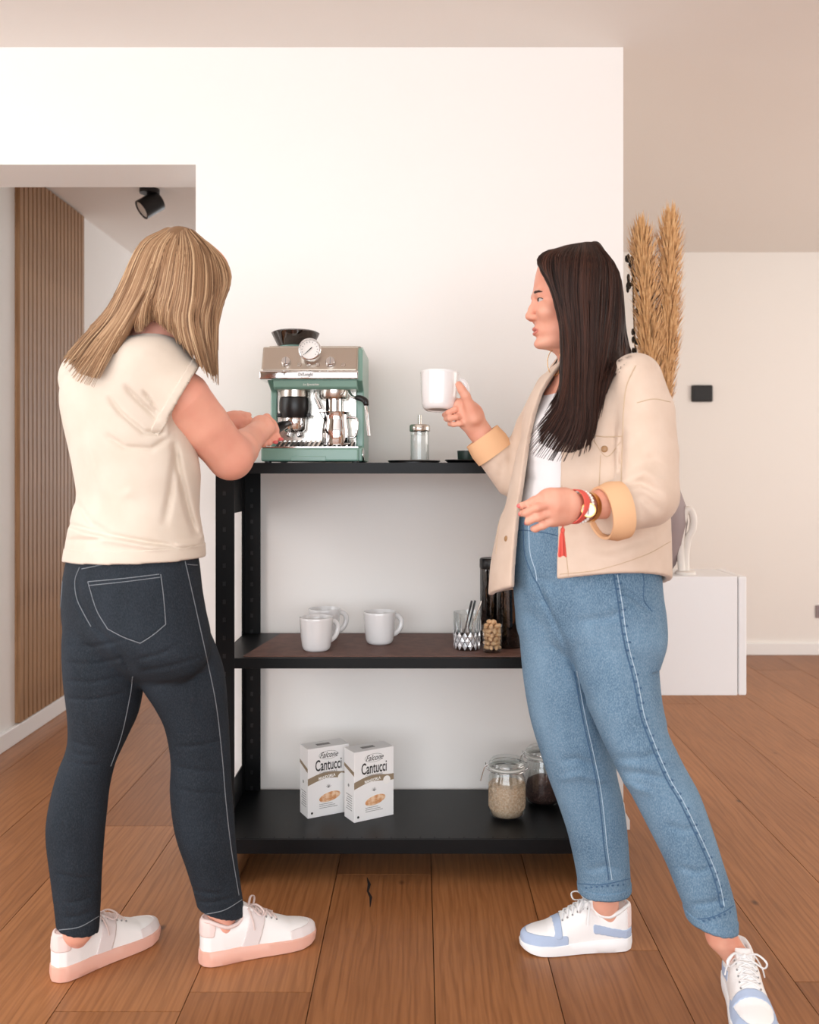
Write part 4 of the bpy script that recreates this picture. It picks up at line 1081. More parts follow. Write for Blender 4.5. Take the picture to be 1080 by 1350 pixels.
    tg = MB().prism([(0.090*sc, 0.085), (0.098*sc, 0.121), (0.103*sc, 0.122), (0.130*sc, 0.104), (0.12*sc, 0.085)], -0.017, 0.017, 'xz').obj('tongue', cols[0], o, 0, 0.004)
    xs_ = np.linspace(0.115, 0.178, 6) * sc
    for i in range(5):
        lm = MB()
        for sg in (-1, 1):
            pts = [(xs_[i] + (xs_[i+1] - xs_[i]) * u, sg * (-0.019 + 0.038 * u), 0) for u in np.linspace(0, 1, 7)]
            pts = [(x, y, top(x, y) + 0.0022 + (0.001 if sg > 0 else 0)) for x, y, _ in pts]
            lm.tube(pts, 0.0026, 6, flat=0.6)
        lm.obj('lace', cols[2], o, 80)
    eb = MB()
    for i in range(6):
        for sg in (-1, 1):
            x, y = xs_[i], sg * 0.020; eb.sphere((x, y, top(x, y) + 0.0008), 0.0024, 8, 5)
    eb.obj('eyelets', 'print_grey', o)['kind'] = 'stuff'
    zt = top(xs_[0], 0) + 0.006; bow = MB()
    for sg in (-1, 1):
        bow.tube(curve_pts([(xs_[0], 0, zt), (xs_[0] + 0.012, sg * 0.022, zt + 0.012), (xs_[0] + 0.026, sg * 0.040, zt + 0.002), (xs_[0] + 0.022, sg * 0.034, zt - 0.012), (xs_[0] + 0.004, sg * 0.008, zt)], 16), 0.0028, 6, flat=0.6)
        bow.tube(curve_pts([(xs_[0], 0, zt), (xs_[0] - 0.004, sg * 0.020, zt + 0.002), (xs_[0] + 0.002, sg * 0.036, zt - 0.022), (xs_[0] + 0.004, sg * 0.041, zt - 0.040)], 12), 0.0025, 6, flat=0.6)
    bow.sphere((xs_[0], 0, zt), 0.006, 8, 6)
    bow.obj('lace_bow', cols[2], o, 80)
    return o

# ------------------------------------------------------------------ hair
def make_hair(person, guides, head_c, cap_fn, m, n_strands, base_r, collide=None, lift=0.010, seed=1, groups=None, res=0.005, jitter=0.0022, tips=0.03, lays_from=0.55):
    r = np.random.RandomState(seed); NP_ = 26
    G = [curve_pts(g, NP_) for g in guides]           # in (px,py,Y)
    W = []
    for g in G:
        pts = []
        for i, (px, py, Y) in enumerate(g):
            if collide is not None and i > NP_ * lays_from:
                for sk in collide:
                    h = sk.hit(px, py)
                    if h is not None: Y = min(Y, h[0].y - lift)
            pts.append((px, py, Y))
        pts = np.array(pts)
        for _ in range(3): pts[1:-1, 2] = 0.25 * pts[:-2, 2] + 0.5 * pts[1:-1, 2] + 0.25 * pts[2:, 2]
        W.append(np.array([P(*q) for q in pts]))
    groups = groups or [list(range(len(W)))]
    f = Field(); cap_fn(f)
    for gr in groups:
        for gi in gr:
            w = W[gi][:22:3]
            rad = [base_r * (1.0 if i < len(w) * 0.75 else 1.0 - 0.75 * (i - len(w) * 0.75) / (len(w) * 0.25)) for i in range(len(w))]
            f.chain(list(w), rad, 0.012)
        for a, b in zip(gr[:-1], gr[1:]):
            w = (0.5 * (W[a] + W[b]))[:22:3]
            rad = [base_r * (1.0 if i < len(w) * 0.75 else 1.0 - 0.75 * (i - len(w) * 0.75) / (len(w) * 0.25)) for i in range(len(w))]
            f.chain(list(w), rad, 0.012)
    bv, bf = f.mesh(res, 2)
    V = [bv]; Fq = [bf]; A = [np.full(len(bv), 0.22)]; n0 = len(bv)
    tot = sum(len(g) - 1 for g in groups)
    hc = np.array(head_c)
    for gr in groups:
        cnt = int(n_strands * (len(gr) - 1) / tot)
        for s_ in range(cnt):
            u = r.rand() * (len(gr) - 1); i = int(u); t = u - i
            path = W[gr[i]] * (1 - t) + W[gr[i + 1]] * t
            end = 1.0 - tips * 3 * r.rand() ** 2
            path = curve_pts(path, 20) if end > 0.999 else curve_pts(path[:max(6, int(NP_ * end))], 20)
            ph = r.rand() * 6.28; am = 0.003 * r.rand(); tt = np.linspace(0, 1, 20)[:, None]
            outw = path - hc; outw[:, 2] *= np.where(outw[:, 2] > 0, 1.0, 0.3); outw /= (np.linalg.norm(outw, axis=1)[:, None] + 1e-9)
            cam_ = -path.copy(); cam_[:, 2] = 0; cam_ /= np.linalg.norm(cam_, axis=1)[:, None]
            # ride on the surface of the base volume
            path = path + (0.62 * outw + 0.42 * cam_) * (base_r * 1.15 + r.rand() * 0.005)
            path = path + np.array([math.cos(ph), 0.3 * math.sin(ph), 0]) * (jitter * (r.rand() + 0.2) * (0.3 + tt)) + np.array([1, 0, 0]) * am * np.sin(tt * 9 + ph)
            mb = MB(); rad = 0.0010 + 0.0013 * r.rand()
            mb.tube(path, [rad * (0.5 + 0.5 * min(1, 6 * x)) * (1 - 0.75 * max(0, (x - 0.75) / 0.25)) for x in np.linspace(0, 1, 20)], 4, False)
            vv = np.array(mb.v); ff = np.array(mb.f)
            V.append(vv); Fq.append(ff + n0); n0 += len(vv); A.append(np.full(len(vv), np.clip(0.5 + 0.28 * r.randn(), 0, 1)))
    v = np.concatenate(V); q = np.concatenate(Fq); a = np.concatenate(A)
    me = np_mesh('hair', v - np.array(person.location), q)
    if len(me.vertices) == len(a):
        at = me.attributes.new('strand', 'FLOAT', 'POINT'); at.data.foreach_set('value', a.astype(np.float32))
    o = link_mesh('hair', me, m, person, 180)
    return o

# ================================================================== woman in the cream T-shirt (left)
A = empty('person', (P(170, 1280, 2.15)[0], 2.15, 0), 0, 'woman with blonde hair in cream T-shirt and dark jeans at the coffee machine', 'person')
THA = math.radians(-37)
# -- body
fa = Field()
shR, elR, wrR = P(222, 505, 2.06), P(304, 603, 2.19), P(336, 574, 2.38)
shL, elL, wrL = P(120, 505, 2.28), P(228, 596, 2.46), P(296, 559, 2.47)
headA = add_head(fa, P(240, 378, 2.17), (0.80, 0.42, -0.42))
fa.cone(P(228, 405, 2.17), P(195, 470, 2.16), 0.052, 0.062, 0.03)
fa.rows([prow(460, 140, 232, 2.15, .06, THA), prow(500, 100, 225, 2.15, .085, THA), prow(560, 100, 235, 2.15, .09, THA), prow(650, 115, 245, 2.15, .085, THA), prow(740, 98, 250, 2.15, .10, THA), prow(820, 95, 262, 2.15, .10, THA), prow(870, 100, 272, 2.15, .09, THA)], THA, 0.03)
fa.chain([shR, P(240, 524, 2.085), P(268, 560, 2.13), elR], [0.044, 0.061, 0.0585, 0.051], 0.02)
fa.chain([elR, elR*0.65 + wrR*0.35, wrR], [0.047, 0.046, 0.029], 0.02)
fa.chain([shL, elL], [0.052, 0.042], 0.02); fa.chain([elL, elL*0.6 + wrL*0.4, wrL], [0.042, 0.042, 0.027], 0.015)
# right hand closing on the portafilter handle
pR = P(350, 567, 2.45)
fa.cone(wrR, P(347, 565, 2.43), 0.028, 0.030, 0.015)
fa.cone(P(344, 561, 2.43), P(355, 565, 2.475), 0.027, 0.024, 0.012)
finger(fa, [P(351, 556, 2.465), P(361, 564, 2.485), P(365, 574, 2.48), P(369, 579, 2.475)], 0.0100, 0.0068)      # index
finger(fa, [P(353, 561, 2.47), P(362, 570, 2.48), P(362, 580, 2.465), P(354, 584, 2.455)], 0.0098, 0.0068)
finger(fa, [P(351, 566, 2.46), P(358, 576, 2.465), P(355, 584, 2.45), P(348, 584, 2.44)], 0.0095, 0.0066)
finger(fa, [P(347, 570, 2.445), P(352, 580, 2.445), P(348, 586, 2.435), P(343, 584, 2.43)], 0.0088, 0.0062)
finger(fa, [P(341, 556, 2.43), P(352, 550, 2.455), P(360, 558, 2.475), P(365, 567, 2.48)], 0.0110, 0.0075)      # thumb
# left hand, fingers bent towards the other hand
fa.cone(wrL, P(310, 556, 2.475), 0.026, 0.030, 0.012); fa.cone(P(306, 558, 2.475), P(316, 558, 2.48), 0.028, 0.025, 0.01)
finger(fa, [P(315, 550, 2.475), P(325, 548, 2.468), P(331, 555, 2.462), P(327, 561, 2.462)], 0.0095, 0.0068)
finger(fa, [P(315, 556, 2.468), P(325, 556, 2.460), P(329, 563, 2.456), P(323, 566, 2.456)], 0.0095, 0.0068)
finger(fa, [P(313, 562, 2.466), P(322, 564, 2.458), P(324, 569, 2.455), P(317, 571, 2.455)], 0.0090, 0.0064)
finger(fa, [P(310, 566, 2.466), P(317, 570, 2.459), P(317, 575, 2.457), P(311, 575, 2.457)], 0.0084, 0.0060)
finger(fa, [P(305, 550, 2.48), P(317, 546, 2.485), P(328, 547, 2.48)], 0.0105, 0.0078)
# legs and feet inside the trousers and shoes
for pts, rr in (([P(135, 850, 2.15), P(119, 1000, 2.135), P(102, 1110, 2.12), P(103, 1225, 2.115)], [.066, .038, .036, .030]), ([P(235, 850, 2.16), P(265, 1000, 2.165), P(275, 1110, 2.18), P(293, 1205, 2.205)], [.066, .038, .036, .030])):
    fa.chain(pts, rr, 0.03)
SHL = (P(66, 1298, 2.085)[0], 2.095, 0.0); SHR_ = (P(262, 1272, 2.17)[0], 2.172, 0.0)
RZL, RZR = math.radians(52), math.radians(26)
def along(o, rz, x, z): return np.array([o[0] + math.cos(rz) * x, o[1] + math.sin(rz) * x, z])
for o_, rz, ank in ((SHL, RZL, P(103, 1225, 2.115)), (SHR_, RZR, P(293, 1205, 2.205))):
    fa.cone(ank, along(o_, rz, 0.056, 0.075), 0.032, 0.027, 0.015); fa.cone(along(o_, rz, 0.056, 0.072), along(o_, rz, 0.05, 0.045), 0.026, 0.022, 0.01)
    fa.cone(along(o_, rz, 0.06, 0.05), along(o_, rz, 0.19, 0.042), 0.022, 0.018, 0.01)
skA = Skin(fa, 0.003); bodyA = skA.link('body', 'skin_a', A)
nl = MB()
for c in (P(370.5, 579, 2.468), P(363.5, 583, 2.452)): nl.sphere(tuple(c - np.array(A.location)), 0.0062, 10, 6, (1.1, 0.6, 0.8))
nl.obj('nails', 'nail', bodyA)
# -- T-shirt
fs = Field()
YT = 2.15
hemA = [(P(175, 741, 2.05), (0.045, 0.0, -1.0))]
rowsA = [prow(447, 158, 232, YT, .055, THA), prow(455, 130, 243, YT, .075, THA), prow(470, 102, 250, YT, .10, THA), prow(488, 86, 250, YT, .115, THA), prow(505, 80, 246, YT, .122, THA), prow(530, 78.5, 246, YT, .125, THA),
         prow(560, 83, 252, YT, .125, THA), prow(590, 88.5, 260, YT, .122, THA), prow(622, 93, 267, YT, .118, THA), prow(652, 97.5, 266, YT, .115, THA), prow(675, 91.5, 266, YT, .118, THA), prow(700, 86, 270, YT, .125, THA), prow(722, 81, 273.5, YT, .128, THA), prow(748, 77, 274, YT, .13, THA), prow(765, 76, 274, YT, .13, THA)]
fs.rows(rowsA, THA, 0.01, 2.15, clip=hemA)
sd_ = vnorm(elR - shR); s_end = P(239, 520, 2.075)
nrm_end = vnorm(np.array([0.80, 0.25, -0.48]))
fs.cone(P(200, 498, 2.09), P(248, 526, 2.075), 0.084, 0.076, 0.035, clip=[(s_end, nrm_end)])
fs.cone(P(120, 500, 2.26), P(150, 545, 2.34), 0.075, 0.07, 0.03)
# folds: under the arm, across the back, above the hem
fold = lambda px, w, A_: fs.fold(px, YT - 0.09, w, A_, (1.8, 2.17))
fold([(213, 556), (185, 530), (160, 505)], 0.0062, -0.0096); fold([(222, 572), (190, 570), (160, 545), (140, 520)], 0.0056, -0.0080)
fold([(228, 574), (200, 592), (165, 590), (135, 570)], 0.0062, -0.0064); fold([(212, 550), (200, 530), (186, 512)], 0.0043, -0.0080)
fold([(228, 575), (236, 620), (250, 680), (262, 712)], 0.0074, -0.0096); fold([(232, 590), (225, 650), (215, 700)], 0.0087, -0.0064)
fold([(86, 690), (130, 702), (180, 712), (240, 722)], 0.0050, -0.0072); fold([(84, 712), (120, 712), (150, 708)], 0.0043, -0.0048)
fold([(98, 655), (120, 690), (150, 705)], 0.0068, -0.0064); fold([(90, 700), (140, 712), (200, 722), (272, 716)], 0.0062, 0.0048)
fold([(150, 660), (170, 650), (190, 655)], 0.0099, 0.0048); fold([(110, 560), (125, 620), (150, 680)], 0.0124, 0.0048)
fold([(262, 705), (270, 712)], 0.0050, 0.0096)
skS = Skin(fs, 0.0032, 1); shirtA = skS.link('t_shirt', 'tee_cream', A)
# rolled sleeve band and hem band
ax1 = vnorm(np.cross(nrm_end, (0, 0, 1.0))); ax2 = np.cross(nrm_end, ax1)
skS.patch('sleeve_cuff', lambda c, fn: (((c - s_end) @ nrm_end) > -0.018) & (np.linalg.norm(c - s_end, axis=1) < 0.11) & (((c - s_end) @ nrm_end) < 0.004) & (c[:, 1] < 2.2) & ((vnorm_rows(fn) @ nrm_end) < 0.7), 0.003, 'tee_cream', A, shirtA)
skS.patch('hem_band', lambda c, fn: ((c - hemA[0][0]) @ vnorm(hemA[0][1]) > -0.028) & ((c - hemA[0][0]) @ vnorm(hemA[0][1]) < -0.001) & (np.abs(vnorm_rows(fn)[:, 2]) < 0.7), 0.0015, 'tee_cream', A, shirtA)
# -- jeans
fj = Field()
fj.rows([prow(728, 82, 267, 2.15, .118, THA), prow(745, 78, 270, 2.15, .122, THA), prow(775, 73.5, 273, 2.15, .13, THA), prow(805, 73, 278, 2.15, .135, THA), prow(832, 75.5, 284, 2.15, .135, THA), prow(858, 84, 284, 2.15, .112, THA), prow(880, 98, 270, 2.15, .075, THA), prow(896, 125, 240, 2.15, .03, THA)], THA, 0.01)
fj.rows([prow(790, 95, 165, 2.14, .05), prow(830, 86, 182, 2.14, .085), prow(852, 85, 187, 2.14, .098), prow(880, 86, 190, 2.14, .10), prow(905, 88, 187.5, 2.14, .095), prow(940, 92, 181, 2.14, .088), prow(970, 92, 168, 2.14, .074), prow(990, 88, 158.5, 2.135, .066), prow(1010, 80, 150, 2.13, .064), prow(1040, 71, 143, 2.125, .064), prow(1075, 64, 139, 2.12, .066), prow(1105, 63, 136, 2.12, .064), prow(1150, 68, 133, 2.115, .056), prow(1200, 74, 131, 2.115, .049), prow(1235, 77, 129, 2.115, .046)], 0, 0.012, clip=[(P(104, 1224, 2.115), (-0.22, -0.05, -1.0))])
fj.rows([prow(790, 200, 262, 2.15, .05), prow(830, 180, 274, 2.15, .085), prow(852, 178, 283, 2.15, .098), prow(880, 179, 293, 2.15, .10), prow(905, 190, 297, 2.15, .095), prow(930, 206, 299, 2.155, .086), prow(958, 219, 301, 2.16, .078), prow(1000, 226, 303, 2.165, .068), prow(1040, 225, 305, 2.165, .066), prow(1075, 228, 308, 2.17, .066), prow(1105, 234, 310, 2.175, .064), prow(1140, 246, 313, 2.185, .058), prow(1170, 255, 317, 2.195, .053), prow(1195, 261, 320.5, 2.205, .049), prow(1222, 266, 322, 2.21, .048)], 0, 0.012, clip=[(P(293, 1201, 2.205), (-0.30, -0.05, -1.0))])
jf = lambda px, w, A_: fj.fold(px, 2.05, w, A_, (1.7, 2.18))
for y0 in (850, 873, 897, 920): jf([(84, y0), (120, y0 + 3), (168, y0 - 7)], 0.0045, -0.0034)
for (x0, y0, x1, y1) in ((176, 870, 235, 852), (180, 886, 272, 864), (160, 860, 172, 884), (200, 905, 285, 880), (90, 975, 130, 985), (88, 990, 125, 996), (84, 1003, 140, 1008), (228, 985, 300, 975), (228, 1010, 300, 1018), (230, 1040, 300, 1046), (240, 1170, 300, 1178), (255, 1190, 315, 1182), (80, 1190, 125, 1182), (80, 1210, 128, 1200), (70, 1150, 130, 1158)):
    jf([(x0, y0), ((x0 + x1) / 2, (y0 + y1) / 2 + 3), (x1, y1)], 0.0045, -0.0034)
jf([(100, 756), (104, 790), (118, 818), (150, 850), (180, 890)], 0.007, -0.006)
skJ = Skin(fj, 0.0035, 1); jeansA = skJ.link('jeans', 'denim_dark', A)
ss = lambda name, px, r=0.0011, m='stitch_dark': skJ.seam(name, px, r, m, A, jeansA)
ss('seat_seam', [(105, 748), (99, 765), (101, 788), (110, 808), (120, 826)])
ss('side_seam', [(244, 740), (252, 775), (262, 820), (273, 870), (285, 930), (293, 1000), (298, 1060), (305, 1120), (315, 1180)])
ss('inner_seam', [(175, 892), (171, 920), (160, 970), (146, 1010)])
ss('yoke_seam', [(108, 750), (150, 742), (200, 738), (240, 736)])
pk = [(116, 767), (164, 762), (210, 756), (217, 792), (218, 823), (202, 836), (185, 848), (165, 840), (143, 830), (128, 806), (116, 767)]
ss('pocket_stitching', [(116, 767), (164, 762.5), (210, 757)]); ss('pocket_stitching', [(117, 772), (164, 767), (211, 761)])
ss('pocket_stitching', [(212, 757), (216, 790), (218.5, 823)]); ss('pocket_stitching', [(218.5, 823), (202, 837), (185, 848)]); ss('pocket_stitching', [(185, 848), (163, 840), (142, 829)]); ss('pocket_stitching', [(142, 829), (127, 803), (116, 767)])
ss('pocket_stitching', [(74, 760), (82, 762), (80, 800), (76, 830)])
ss('front_pocket_stitching', [(247, 744), (258, 745), (269, 744)]); ss('hem_stitching', [(78, 1226), (105, 1222), (130, 1208)]); ss('hem_stitching', [(266, 1206), (295, 1200), (319, 1186)])
def inpoly(px, py, poly):
    r = np.zeros(len(px), bool); n = len(poly)
    for i in range(n):
        x0, y0 = poly[i]; x1, y1 = poly[(i + 1) % n]
        if y0 == y1: continue
        c = ((y0 > py) != (y1 > py)) & (px < (x1 - x0) * (py - y0) / (y1 - y0) + x0); r ^= c
    return r
def proj(c): return CX + c[:, 0] / c[:, 1] * F, CY - (c[:, 2] - EYE) / c[:, 1] * F
def front(c, fn): return ((c - np.array([0, 0, EYE])) * fn).sum(1) < 0
skJ.patch('back_pocket', lambda c, fn: inpoly(*proj(c), pk[:-1]) & front(c, fn), 0.0007, 'denim_dark', A, jeansA)
# -- shoes
make_shoe(A, 'shoe', SHL, RZL, 0.282, 'pink', None); make_shoe(A, 'shoe', SHR_, RZR, 0.285, 'pink', None)
# -- hair
gA = [[(222,307,2.15),(190,326,2.12),(166,372,2.11),(144,412,2.12),(112,446,2.14),(86,476,2.12)],
      [(228,307,2.13),(203,330,2.08),(182,380,2.07),(163,420,2.07),(135,458,2.06),(104,500,2.05)],
      [(232,308,2.12),(214,330,2.07),(197,378,2.055),(177,416,2.06),(156,454,2.06),(128,510,2.05)],
      [(233,308,2.12),(215,331,2.07),(199,378,2.06),(189,408,2.065),(184,428,2.07),(186,441,2.075)],
      [(234,308,2.12),(221,335,2.065),(212,375,2.065),(207,395,2.07),(205,410,2.08),(205,422,2.09)],
      [(238,308,2.12),(236,340,2.05),(230,385,2.05),(225,408,2.05),(224,426,2.06),(226,440,2.07)],
      [(243,308,2.12),(253,340,2.06),(252,390,2.04),(249,420,2.04),(255,452,2.04),(266,490,2.05)],
      [(248,309,2.13),(272,340,2.09),(277,385,2.07),(270,425,2.07),(273,462,2.07),(280,502,2.07)],
      [(252,310,2.15),(284,338,2.14),(299,366,2.14),(289,400,2.13),(282,432,2.12),(284,506,2.10)],
      [(250,311,2.2),(283,342,2.22),(293,372,2.24),(281,415,2.24),(276,455,2.22),(277,490,2.2)],
      [(235,309,2.2),(225,330,2.26),(215,370,2.28),(210,390,2.28),(206,405,2.27),(204,420,2.26)],
      [(228,308,2.18),(198,330,2.22),(178,380,2.24),(160,420,2.22),(130,452,2.2),(100,480,2.18)]]
def capA(f):
    f.ell(P(236, 370, 2.165), (0.080, 0.082, 0.100), None, 0.02); f.ell(P(252, 360, 2.20), (0.074, 0.076, 0.078), None, 0.02)
make_hair(A, gA, P(234, 375, 2.165), capA, 'hair_blonde', 1700, 0.010, [skS], 0.012, 3, [[0, 1, 2], [3, 4, 5, 6, 7, 8], [8, 9], [9, 10], [11, 0]], 0.005)

# ================================================================== woman in the beige jacket (right)
Bp = empty('person', (P(770, 1250, 2.2)[0], 2.2, 0), 0, 'woman with long dark hair in beige jacket and light jeans holding a mug', 'person')
THB = math.radians(-45)
fB = np.array([-0.7071, -0.7071, 0]); sB = np.array([-0.7071, 0.7071, 0])      # chest direction, her right
PH = lambda x, y, Y: P(x, y, Y + 0.035)       # the near hand
# -- body
fb = Field()
shN, elN, wrN = P(846, 520, 2.04), P(852, 654, 1.955), PH(772, 668, 1.872)          # near (left) arm
shF, elF, wrF = P(730, 520, 2.30), P(679, 634, 2.32), P(630, 566, 2.315)         # far (right) arm
HB = P(757, 395, 2.17)
headB = add_head(fb, HB, (-0.998, -0.06, 0.0))
fb.cone(P(762, 440, 2.18), P(772, 505, 2.18), 0.048, 0.058, 0.03)
fb.rows([prow(495, 735, 815, 2.18, .06, THB), prow(530, 715, 830, 2.18, .08, THB), prow(600, 715, 825, 2.18, .08, THB), prow(690, 705, 825, 2.18, .08, THB), prow(800, 710, 840, 2.17, .085, THB)], THB, 0.03)
fb.chain([shN, elN], [0.042, 0.038], 0.02); fb.chain([elN, elN*0.6 + wrN*0.4, wrN], [0.038, 0.037, 0.0265], 0.015)
fb.chain([shF, elF], [0.042, 0.036], 0.02); fb.chain([elF, elF*0.5 + wrF*0.5, wrF], [0.036, 0.035, 0.0265], 0.015)
# near hand: relaxed, fingertips together in front of the waist
fl = (vnorm((0.3, 1.0, 0.25)), 0.62)
fb.cone(wrN, PH(750, 667, 1.838), 0.0265, 0.027, 0.008, flat=fl)
fb.cone(PH(742, 664, 1.835), PH(727, 664, 1.82), 0.034, 0.033, 0.010, flat=fl)
fb.cone(PH(741, 674, 1.835), PH(728, 677, 1.825), 0.030, 0.028, 0.010, flat=fl)
finger(fb, [PH(731, 652, 1.82), PH(713, 656, 1.812), PH(697, 664, 1.822), PH(686, 667, 1.84)], 0.0094, 0.0068)
finger(fb, [PH(727, 664, 1.812), PH(708, 669, 1.802), PH(694, 676, 1.815), PH(688, 677, 1.835)], 0.0094, 0.0068)
finger(fb, [PH(726, 676, 1.815), PH(709, 682, 1.805), PH(697, 687, 1.818), PH(696, 689, 1.838)], 0.0090, 0.0066)
finger(fb, [PH(728, 687, 1.82), PH(715, 693, 1.812), PH(706, 697, 1.822), PH(703, 697, 1.840)], 0.0088, 0.0064)
finger(fb, [PH(744, 652, 1.85), PH(724, 652, 1.860), PH(704, 660, 1.858), PH(688, 668, 1.852)], 0.0106, 0.0075)
# far hand holding the mug by its handle
fl2 = (vnorm((0.25, 1.0, 0.1)), 0.66)
fb.cone(wrF, P(617, 547, 2.30), 0.0265, 0.031, 0.012, flat=fl2); fb.cone(P(620, 549, 2.30), P(611, 540, 2.30), 0.033, 0.030, 0.012, flat=fl2)
fb.cone(P(625, 551, 2.285), P(619, 534, 2.276), 0.0185, 0.0145, 0.008)                                             # ball of the thumb
finger(fb, [P(620, 537, 2.276), P(614, 522, 2.266), P(609, 514, 2.264), P(605, 507, 2.268)], 0.0130, 0.0088)     # thumb up along the wall of the mug
finger(fb, [P(610, 531, 2.305), P(601, 529, 2.32), P(600, 536, 2.335), P(607, 540, 2.335)], 0.0090, 0.0070)      # index through the handle
finger(fb, [P(610, 540, 2.298), P(600, 540, 2.284), P(591, 544, 2.288), P(586, 547, 2.31)], 0.0086, 0.0066, 0.002)
finger(fb, [P(612, 549, 2.295), P(602, 549.5, 2.279), P(593, 552, 2.285), P(588, 552.5, 2.305)], 0.0084, 0.0064, 0.002)
finger(fb, [P(615, 557, 2.295), P(606, 558.5, 2.283), P(598, 559.5, 2.287), P(593, 559, 2.305)], 0.0078, 0.0060, 0.002)
# legs, ankles, feet
anR, anL = P(797, 1188, 2.25), P(951, 1234, 2.035)
fb.chain([P(735, 830, 2.19), P(768, 1010, 2.22), P(790, 1110, 2.24), anR], [.07, .040, .036, .030], 0.03)
fb.chain([P(810, 830, 2.14), P(855, 1010, 2.06), P(905, 1120, 2.03), anL], [.07, .040, .034, .028], 0.03)
SR, RZ_R = (P(833, 1245, 2.255)[0], 2.258, 0.0), math.radians(183)
SL, RZ_L = (P(968, 1280, 2.10)[0], 2.105, 0.0), math.radians(-97)
for o_, rz, ank in ((SR, RZ_R, anR), (SL, RZ_L, anL)):
    fb.cone(ank, along(o_, rz, 0.058, 0.075), 0.030, 0.027, 0.015); fb.cone(along(o_, rz, 0.056, 0.074), along(o_, rz, 0.05, 0.045), 0.026, 0.022, 0.01)
    fb.cone(along(o_, rz, 0.06, 0.05), along(o_, rz, 0.19, 0.042), 0.022, 0.018, 0.01)
skB = Skin(fb, 0.0028); bodyB = skB.link('body', 'skin_b', Bp)
LB = np.array(Bp.location)
# face: eyes, brows, lips
hl = lambda px, py, y=0.0: headB(((757 - px) * HS, y, (395 - py) * HS))
for sg in (1,):
    ey = MB().sphere(tuple(hl(712.6, 399.2, sg * 0.0298) - LB), 0.0121, 20, 14).obj('eye', 'eye_white', bodyB, 180)
    MB().sphere(tuple(hl(708.0, 399.2, sg * 0.0300) - LB), 0.0056, 14, 10, (0.75, 1, 1)).obj('iris', 'eye_iris', ey, 180) if False else None
    e2 = MB().sphere(tuple(hl(707.6, 398.8, sg * 0.0302) - LB), 0.0054, 14, 10).obj('iris', 'eye_iris', bodyB, 180)
    lash = MB().tube([tuple(hl(706.2 + 4.6 * abs(t) ** 1.6, 396.6 + 2.0 * abs(t) ** 2, sg * (0.030 + 0.0125 * t)) - LB) for t in np.linspace(-1, 1, 9)], [0.0007, 0.0011, 0.0013, 0.0014, 0.0014, 0.0014, 0.0013, 0.0011, 0.0007], 5).obj('eyelash', 'brow', bodyB, 80)
def face_patch(name, cpx, cpy, rx, rz, m, off, sides=(-1, 1), ymin=0.0, tilt=0.0):
    def pr(c, fn):
        R = np.stack([headB((1, 0, 0)) - headB((0, 0, 0)), headB((0, 1, 0)) - headB((0, 0, 0)), headB((0, 0, 1)) - headB((0, 0, 0))], 1)
        l = (c - headB((0, 0, 0))) @ R; px = 757 - l[:, 0] / HS; py = 395 - l[:, 2] / HS
        y = np.where(l[:, 1] > -0.012, np.abs(l[:, 1]), 9.0) if name == 'eyebrows' else np.abs(l[:, 1])
        return ((l[:, 1] - 0) ** 2 >= 0) & (((y - rx[0]) / rx[1]) ** 2 + ((py - cpy - tilt * (y - rx[0])) / rz) ** 2 < 1) & (px < cpx) & (np.linalg.norm(l, axis=1) < 0.16)
    return skB.patch(name, pr, off, m, Bp, bodyB, 4)
face_patch('eyebrows', 716, 388.8, (0.030, 0.017), 1.7, 'brow', 0.0009, tilt=60)
face_patch('lips', 716, 437.4, (0.0, 0.0215), 5.2, 'lip', 0.0004)
nb = MB()
for c in (PH(685.0, 667, 1.836), PH(687, 677.5, 1.832), PH(695, 689.5, 1.835)): nb.sphere(tuple(c - LB), 0.0066, 10, 6, (0.9, 0.8, 0.75))
nb.obj('nails', 'nail', bodyB)
# -- white T-shirt
ft_ = Field()
ft_.rows([prow(490, 742, 815, 2.18, .05, THB), prow(505, 727, 835, 2.18, .075, THB), prow(530, 712, 850, 2.18, .098, THB), prow(555, 699, 850, 2.175, .112, THB), prow(580, 694, 850, 2.175, .115, THB), prow(605, 695, 845, 2.175, .112, THB), prow(630, 696, 845, 2.175, .11, THB), prow(660, 687, 850, 2.175, .112, THB), prow(690, 683, 852, 2.175, .115, THB), prow(715, 686, 852, 2.175, .115, THB)], THB, 0.01)
for px in ([(690, 600), (705, 612), (720, 610)], [(688, 640), (705, 630), (722, 634)], [(690, 665), (706, 655), (722, 652)]): ft_.fold(px, 2.05, 0.008, -0.003, (1.7, 2.2))
skT = Skin(ft_, 0.004, 1); teeB = skT.link('t_shirt', 'tee_white', Bp)
# -- jeans
fk = Field()
fk.rows([prow(682, 677, 848, 2.18, .118, THB), prow(700, 676, 852, 2.18, .122, THB), prow(725, 676, 858, 2.18, .128, THB), prow(750, 677.5, 862, 2.18, .132, THB), prow(780, 680, 865, 2.175, .134, THB), prow(810, 683, 868, 2.175, .128, THB), prow(840, 687, 866, 2.17, .11, THB), prow(870, 700, 855, 2.17, .07, THB)], THB, 0.01)
fk.rows([prow(770, 700, 755, 2.20, .05), prow(815, 684, 775, 2.20, .088), prow(850, 686, 782, 2.205, .092), prow(900, 691, 790, 2.21, .088), prow(950, 700, 800, 2.215, .082), prow(1000, 715, 810, 2.22, .076), prow(1025, 723, 814, 2.225, .073), prow(1060, 736, 822, 2.23, .070), prow(1100, 749, 827, 2.235, .067), prow(1150, 760, 830.5, 2.245, .062), prow(1185, 764, 832, 2.25, .060)], 0, 0.006, clip=[(P(797, 1174, 2.25), (0.04, 0, -1.0))])
